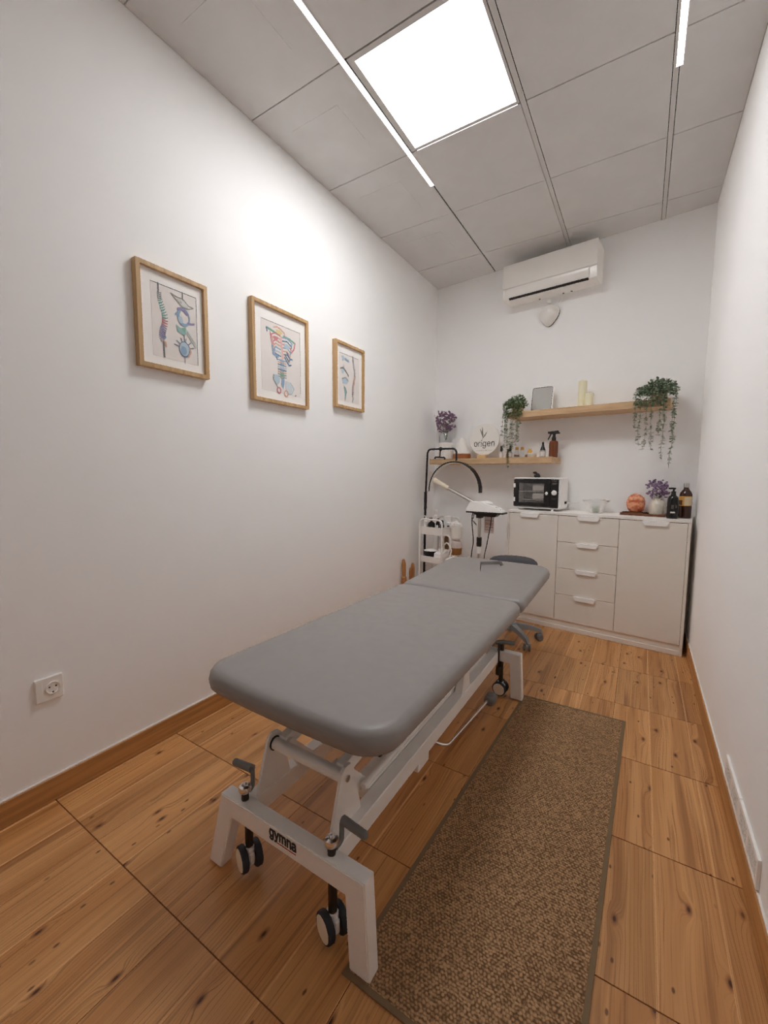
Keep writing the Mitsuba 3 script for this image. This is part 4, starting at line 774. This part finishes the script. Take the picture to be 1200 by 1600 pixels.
# ------------------------------------------------------------------ trolley
tl = thing('utility_trolley', 'white metal utility trolley in the back left corner full of beauty supplies', 'trolley')
M = WM(0, 0, 0); t0, t1, q0, q1 = .160, .385, .180, .500
for o_ in (q1, q0):
    part(tl, 'tube_frame', tube(fillet([(t0, -o_, .045), (t0, -o_, .790), (t1, -o_, .790), (t1, -o_, .045)], .045, 8), .0085, 10), 'm_white_metal', 40, M)
def tray(z0, z1):
    w = .0022; a, b, c, d = t0+.009, t1-.009, q0+.009, q1-.009
    return cat([box(a, b, -d, -c, z0, z0+w), box(a, b, -d, -d+w, z0, z1), box(a, b, -c-w, -c, z0, z1), box(a, a+w, -d, -c, z0, z1), box(b-w, b, -d, -c, z0, z1),
        cbox(a-.002, b+.002, -d-.002, -d+.004, z1-.004, z1+.001, .001), cbox(a-.002, a+.004, -d, -c, z1-.004, z1+.001, .001), cbox(b-.004, b+.002, -d, -c, z1-.004, z1+.001, .001)])
for z0, z1 in ((.655, .722), (.408, .462), (.10, .155)): part(tl, 'tray', tray(z0, z1), 'm_white_metal', False, M)
part(tl, 'castor', cat([ell(.018, .010, .022, (s_, -o_, .0225), 2) for s_ in (t0, t1) for o_ in (q0, q1)]), 'm_black', 40, M)
UTZ, LTZ = .6576, .4106
def tb(name, label, catn, s, o, z, parts):
    k = thing(name, label, catn); Mx = WM(s, o, z)
    for nm, me, mm, *r in parts: part(k, nm, me, mm, 40, Mx, label=r[0] if r else None)
pump = lambda h: cat([cyl((0, 0, h), (0, 0, h+.016), .010), cyl((0, 0, h+.016), (0, 0, h+.028), .004), rbox(-.022, .008, -.006, .006, h+.026, h+.034, .003, 4)])
body = lambda r, h: lathe([(0, 0), (r-.002, 0), (r, .002), (r, h-.018), (r-.006, h-.006), (.010, h), (0, h)], 24)
tb('lotion_bottle', 'white pump bottle at the left of the trolley top tray', 'bottle', .196, .46, UTZ, [('body', body(.021, .125), 'm_white'), ('pump', pump(.125), 'm_white')])
tb('spray_can', 'pale tall bottle at the back left of the trolley top tray', 'bottle', .220, .33, UTZ, [('body', body(.022, .165), 'm_white_matt'), ('cap', cyl((0, 0, .1652), (0, 0, .205), .016), 'm_label_pale')])
tb('black_lotion_bottle', 'wide black bottle with a pump, left on the trolley top tray', 'bottle', .250, .45, UTZ, [('body', body(.030, .110), 'm_black_gloss'), ('pump', pump(.110), 'm_black')])
tb('black_jar', 'slim black bottle, middle of the trolley top tray', 'bottle', .296, .42, UTZ, [('body', body(.018, .115), 'm_black_gloss'), ('cap', cyl((0, 0, .1152), (0, 0, .137), .010), 'm_black')])
tb('black_tube', 'slim black bottle at the right of the trolley top tray', 'bottle', .335, .41, UTZ, [('body', body(.017, .100), 'm_black_gloss'), ('cap', cyl((0, 0, .1002), (0, 0, .122), .011), 'm_black')])
solo('carton_box', 'white paper box standing at the back of the trolley top tray', 'box', cbox(.285, .355, -.30, -.262, UTZ, UTZ+.150, .001), 'm_paper', False, M)
tb('cream_tube', 'small white tube at the front of the trolley top tray', 'tube', .316, .468, UTZ, [('body', hull([(x, y, z) for x, y, z in [(-.012, -.008, 0), (.012, -.008, 0), (.012, .008, 0), (-.012, .008, 0), (-.014, 0, .085), (.014, 0, .085)]]), 'm_white')])
tb('cream_jar', 'small round jar with a white lid on the trolley top tray', 'jar', .345, .30, UTZ, [('body', cyl((0, 0, 0), (0, 0, .07), .021), 'm_black'), ('lid', cyl((0, 0, .0702), (0, 0, .095), .0225), 'm_white', 'white lid')])
solo('black_case', 'black flat case lying on the right rim of the trolley top tray', 'case', rbox(.345, .373, -.42, -.23, UTZ+.070, UTZ+.092, .006, 5) if False else rbox(.326, .3680, -.262, -.198, UTZ, UTZ+.088, .006, 5), 'm_black', 40, M)
# hanging cup with tissues on the trolley side
hk = thing('hanging_cup', 'cream cup of crumpled white tissues hooked on the right side of the trolley', 'cup')
Mx = WM(.445, .35, .625); part(hk, 'cup', lathe([(0, 0), (.044, 0), (.048, .005), (.050, .105), (.047, .105), (.044, .006), (0, .004)], 28), 'm_cloth', 40, Mx); part(hk, 'hook', cat([cbox(-.053, -.0475, -.02, .02, .09, .112, .001), cbox(-.066, -.050, -.02, .02, .103, .107, .001)]), 'm_white', False, Mx)
q = np.random.default_rng(5); tis = []
for i in range(9):
    e = trimesh.creation.icosphere(subdivisions=2); P = np.array(e.vertices); P *= (1+.7*(meshkit.fbm(P*2.5+i*7, 2, i)-.5))[:, None]*np.array([.019, .019, .024]); P += np.array([q.normal(0, .020), q.normal(0, .018), .116+q.uniform(-.008, .016)]); tis.append(trimesh.Trimesh(P, e.faces))
solo('crumpled_tissues', 'crumpled white tissues sticking out of the hanging cup', 'tissues', cat(tis), 'm_paper', False, Mx, kind='stuff')
hk = thing('hanging_jar', 'brown jar with a pale pink lid hooked on the trolley below the tissue cup', 'jar')
Mx = WM(.442, .35, .485); part(hk, 'body', lathe([(0, 0), (.042, 0), (.050, .008), (.052, .060), (0, .060)], 28), 'm_wicker', 40, Mx); part(hk, 'lid', lathe([(0, .0602), (.050, .0602), (.051, .068), (.050, .108), (.042, .118), (0, .122)], 28), 'm_pale_pink', 40, Mx, label='pale pink lid'); part(hk, 'hook', cat([cbox(-.0545, -.0515, -.02, .02, .02, .05, .001)]), 'm_white', False, Mx)
# lower tray
tb('round_bowl', 'white round bowl with a dark inside on the trolley lower tray', 'bowl', .232, .425, LTZ, [('shell', lathe([(0, 0), (.035, 0), (.056, .055), (.061, .095), (.058, .095), (.052, .055), (.033, .004), (0, .004)], 32), 'm_black'), ('lid', lathe([(0, .108), (.03, .106), (.062, .097), (.063, .0955), (0, .0955)], 32), 'm_white', 'white lid')])
dv = thing('beauty_device', 'white beauty device with pale hoses on the trolley lower tray', 'beauty device')
part(dv, 'housing', hull([(s_, -o_, z_) for s_, o_, z_ in [(.295, .49 -.01, LTZ), (.370, .48, LTZ), (.295, .32, LTZ), (.370, .32, LTZ), (.295, .475, LTZ+.085), (.368, .475, LTZ+.075), (.300, .34, LTZ+.108), (.365, .34, LTZ+.105)]]), 'm_white', 12, M); part(dv, 'dial', cyl((.318, -.42, LTZ+.09), (.318, -.42, LTZ+.118), .011), 'm_white', 40, M)
for pts in ([(.340, -.40, LTZ+.09), (.36, -.42, .56), (.400, -.43, .59), (.440, -.435, .54), (.440, -.44, .50), (.43, -.45, .46)], [(.330, -.36, LTZ+.10), (.345, -.40, .62), (.380, -.42, .655), (.420, -.42, .63), (.425, -.42, .56), (.41, -.43, .50)]): part(dv, 'hose', tube(smoothpath(pts, 8), .0065, 10), 'm_white_matt', True, M)
part(dv, 'handpiece', cat([cyl((.408, -.455, .445), (.468, -.44, .475), .014, .011), ell(.014, .014, .014, (.468, -.44, .475), 2), cyl((.408, -.455, .445), (.405, -.456, .425), .010)]), 'm_white', 40, M)
solo('paper_bag', 'brown paper pouch at the back of the trolley lower tray', 'bag', hull([(s_, -o_, z_) for s_, o_, z_ in [(.235, .25, LTZ), (.295, .25, LTZ), (.235, .20, LTZ), (.295, .20, LTZ), (.238, .235, LTZ+.19), (.292, .235, LTZ+.19), (.24, .215, LTZ+.20), (.29, .215, LTZ+.20)]]), 'm_kraft', False, M)

# wooden massage rollers against the left wall
for (x, y, tilt, h, r, lb) in ((-1.705, 3.085, .035, .445, .024, 'wooden massage roller leaning on the left wall, tallest of three'), (-1.672, 3.135, .02, .365, .017, 'pale wooden massage roller, middle of three by the left wall'), (-1.700, 3.235, .03, .385, .023, 'wooden massage roller leaning on the left wall, nearest the trolley')):
    k = thing('massage_roller', lb, 'massage roller'); pr_ = [(0, 0), (r*.6, 0), (r*.75, .01), (r*.75, h*.18)]
    for i in range(9): z = h*.2+h*.45*i/9; pr_ += [(r, z+.004), (r, z+h*.04), (r*.86, z+h*.045)]
    part(k, 'barrel', lathe(pr_+[(r*.7, h*.66), (0, h*.66)], 24), 'm_roller', 30, MT(x, y, .001)@rotm(-tilt, [0, 1, 0]))
    part(k, 'grip', lathe([(0, h*.6602), (r*.62, h*.6602), (r*.72, h*.75), (r*.80, h*.88), (r*.6, h*.975), (r*.3, h), (0, h)], 24), 'm_roller', 40, MT(x, y, .001)@rotm(-tilt, [0, 1, 0]))

# ------------------------------------------------------------------ stool
k = thing('rolling_stool', 'round dark padded stool on a grey five star base with castors behind the massage table', 'stool')
sx_, sy_ = -.745, 2.925
part(k, 'seat', lathe([(0, .520), (.150, .520), (.164, .528), (.168, .548), (.162, .572), (.145, .586), (.10, .593), (0, .596)], 48), 'm_navy_seat', 40, MT(sx_, sy_, 0))
part(k, 'gas_lift', cat([cyl((0, 0, .12), (0, 0, .36), .025), cyl((0, 0, .36), (0, 0, .519), .014)]), 'm_chrome', 40, MT(sx_, sy_, 0))
part(k, 'hub', lathe([(0, .075), (.040, .075), (.044, .10), (.040, .130), (.026, .138), (0, .138)], 28), 'm_stool_grey', 40, MT(sx_, sy_, 0))
for i in range(5):
    a = math.radians(-44+72*i); Mx = MT(sx_, sy_, 0, a)
    m = cat([hull([(.02, -.022, .088), (.02, .022, .088), (.02, -.020, .128), (.02, .020, .128), (.135, -.017, .078), (.135, .017, .078), (.135, -.014, .110), (.135, .014, .110)]), hull([(.135, -.017, .078), (.135, .017, .078), (.135, -.014, .110), (.135, .014, .110), (.215, -.014, .058), (.215, .014, .058), (.210, -.011, .085), (.210, .011, .085), (.226, -.010, .062), (.226, .010, .062)])])
    part(k, 'base_arm', m, 'm_stool_grey', 25, Mx)
    c = fresh(k+'__castor'); b = rng.uniform(-1, 1)
    Mc = Mx@MT(.206, 0, 0, b); part(c, 'fork', cat([cyl((0, 0, .040), (0, 0, .066), .006), rbox(-.020, .020, -.010, .010, .022, .052, .008, 5)]), 'm_stool_grey', 40, Mc)
    for s_ in (-1, 1):
        w = lathe([(0, -.008), (.021, -.008), (.0235, -.005), (.0235, .005), (.021, .008), (0, .008)], 24); w.apply_transform(rotm(math.pi/2, [1, 0, 0])); w.apply_translation((-.006, s_*.017, .0240)); part(c, 'wheel', w, 'm_grey_plastic', 35, Mc)
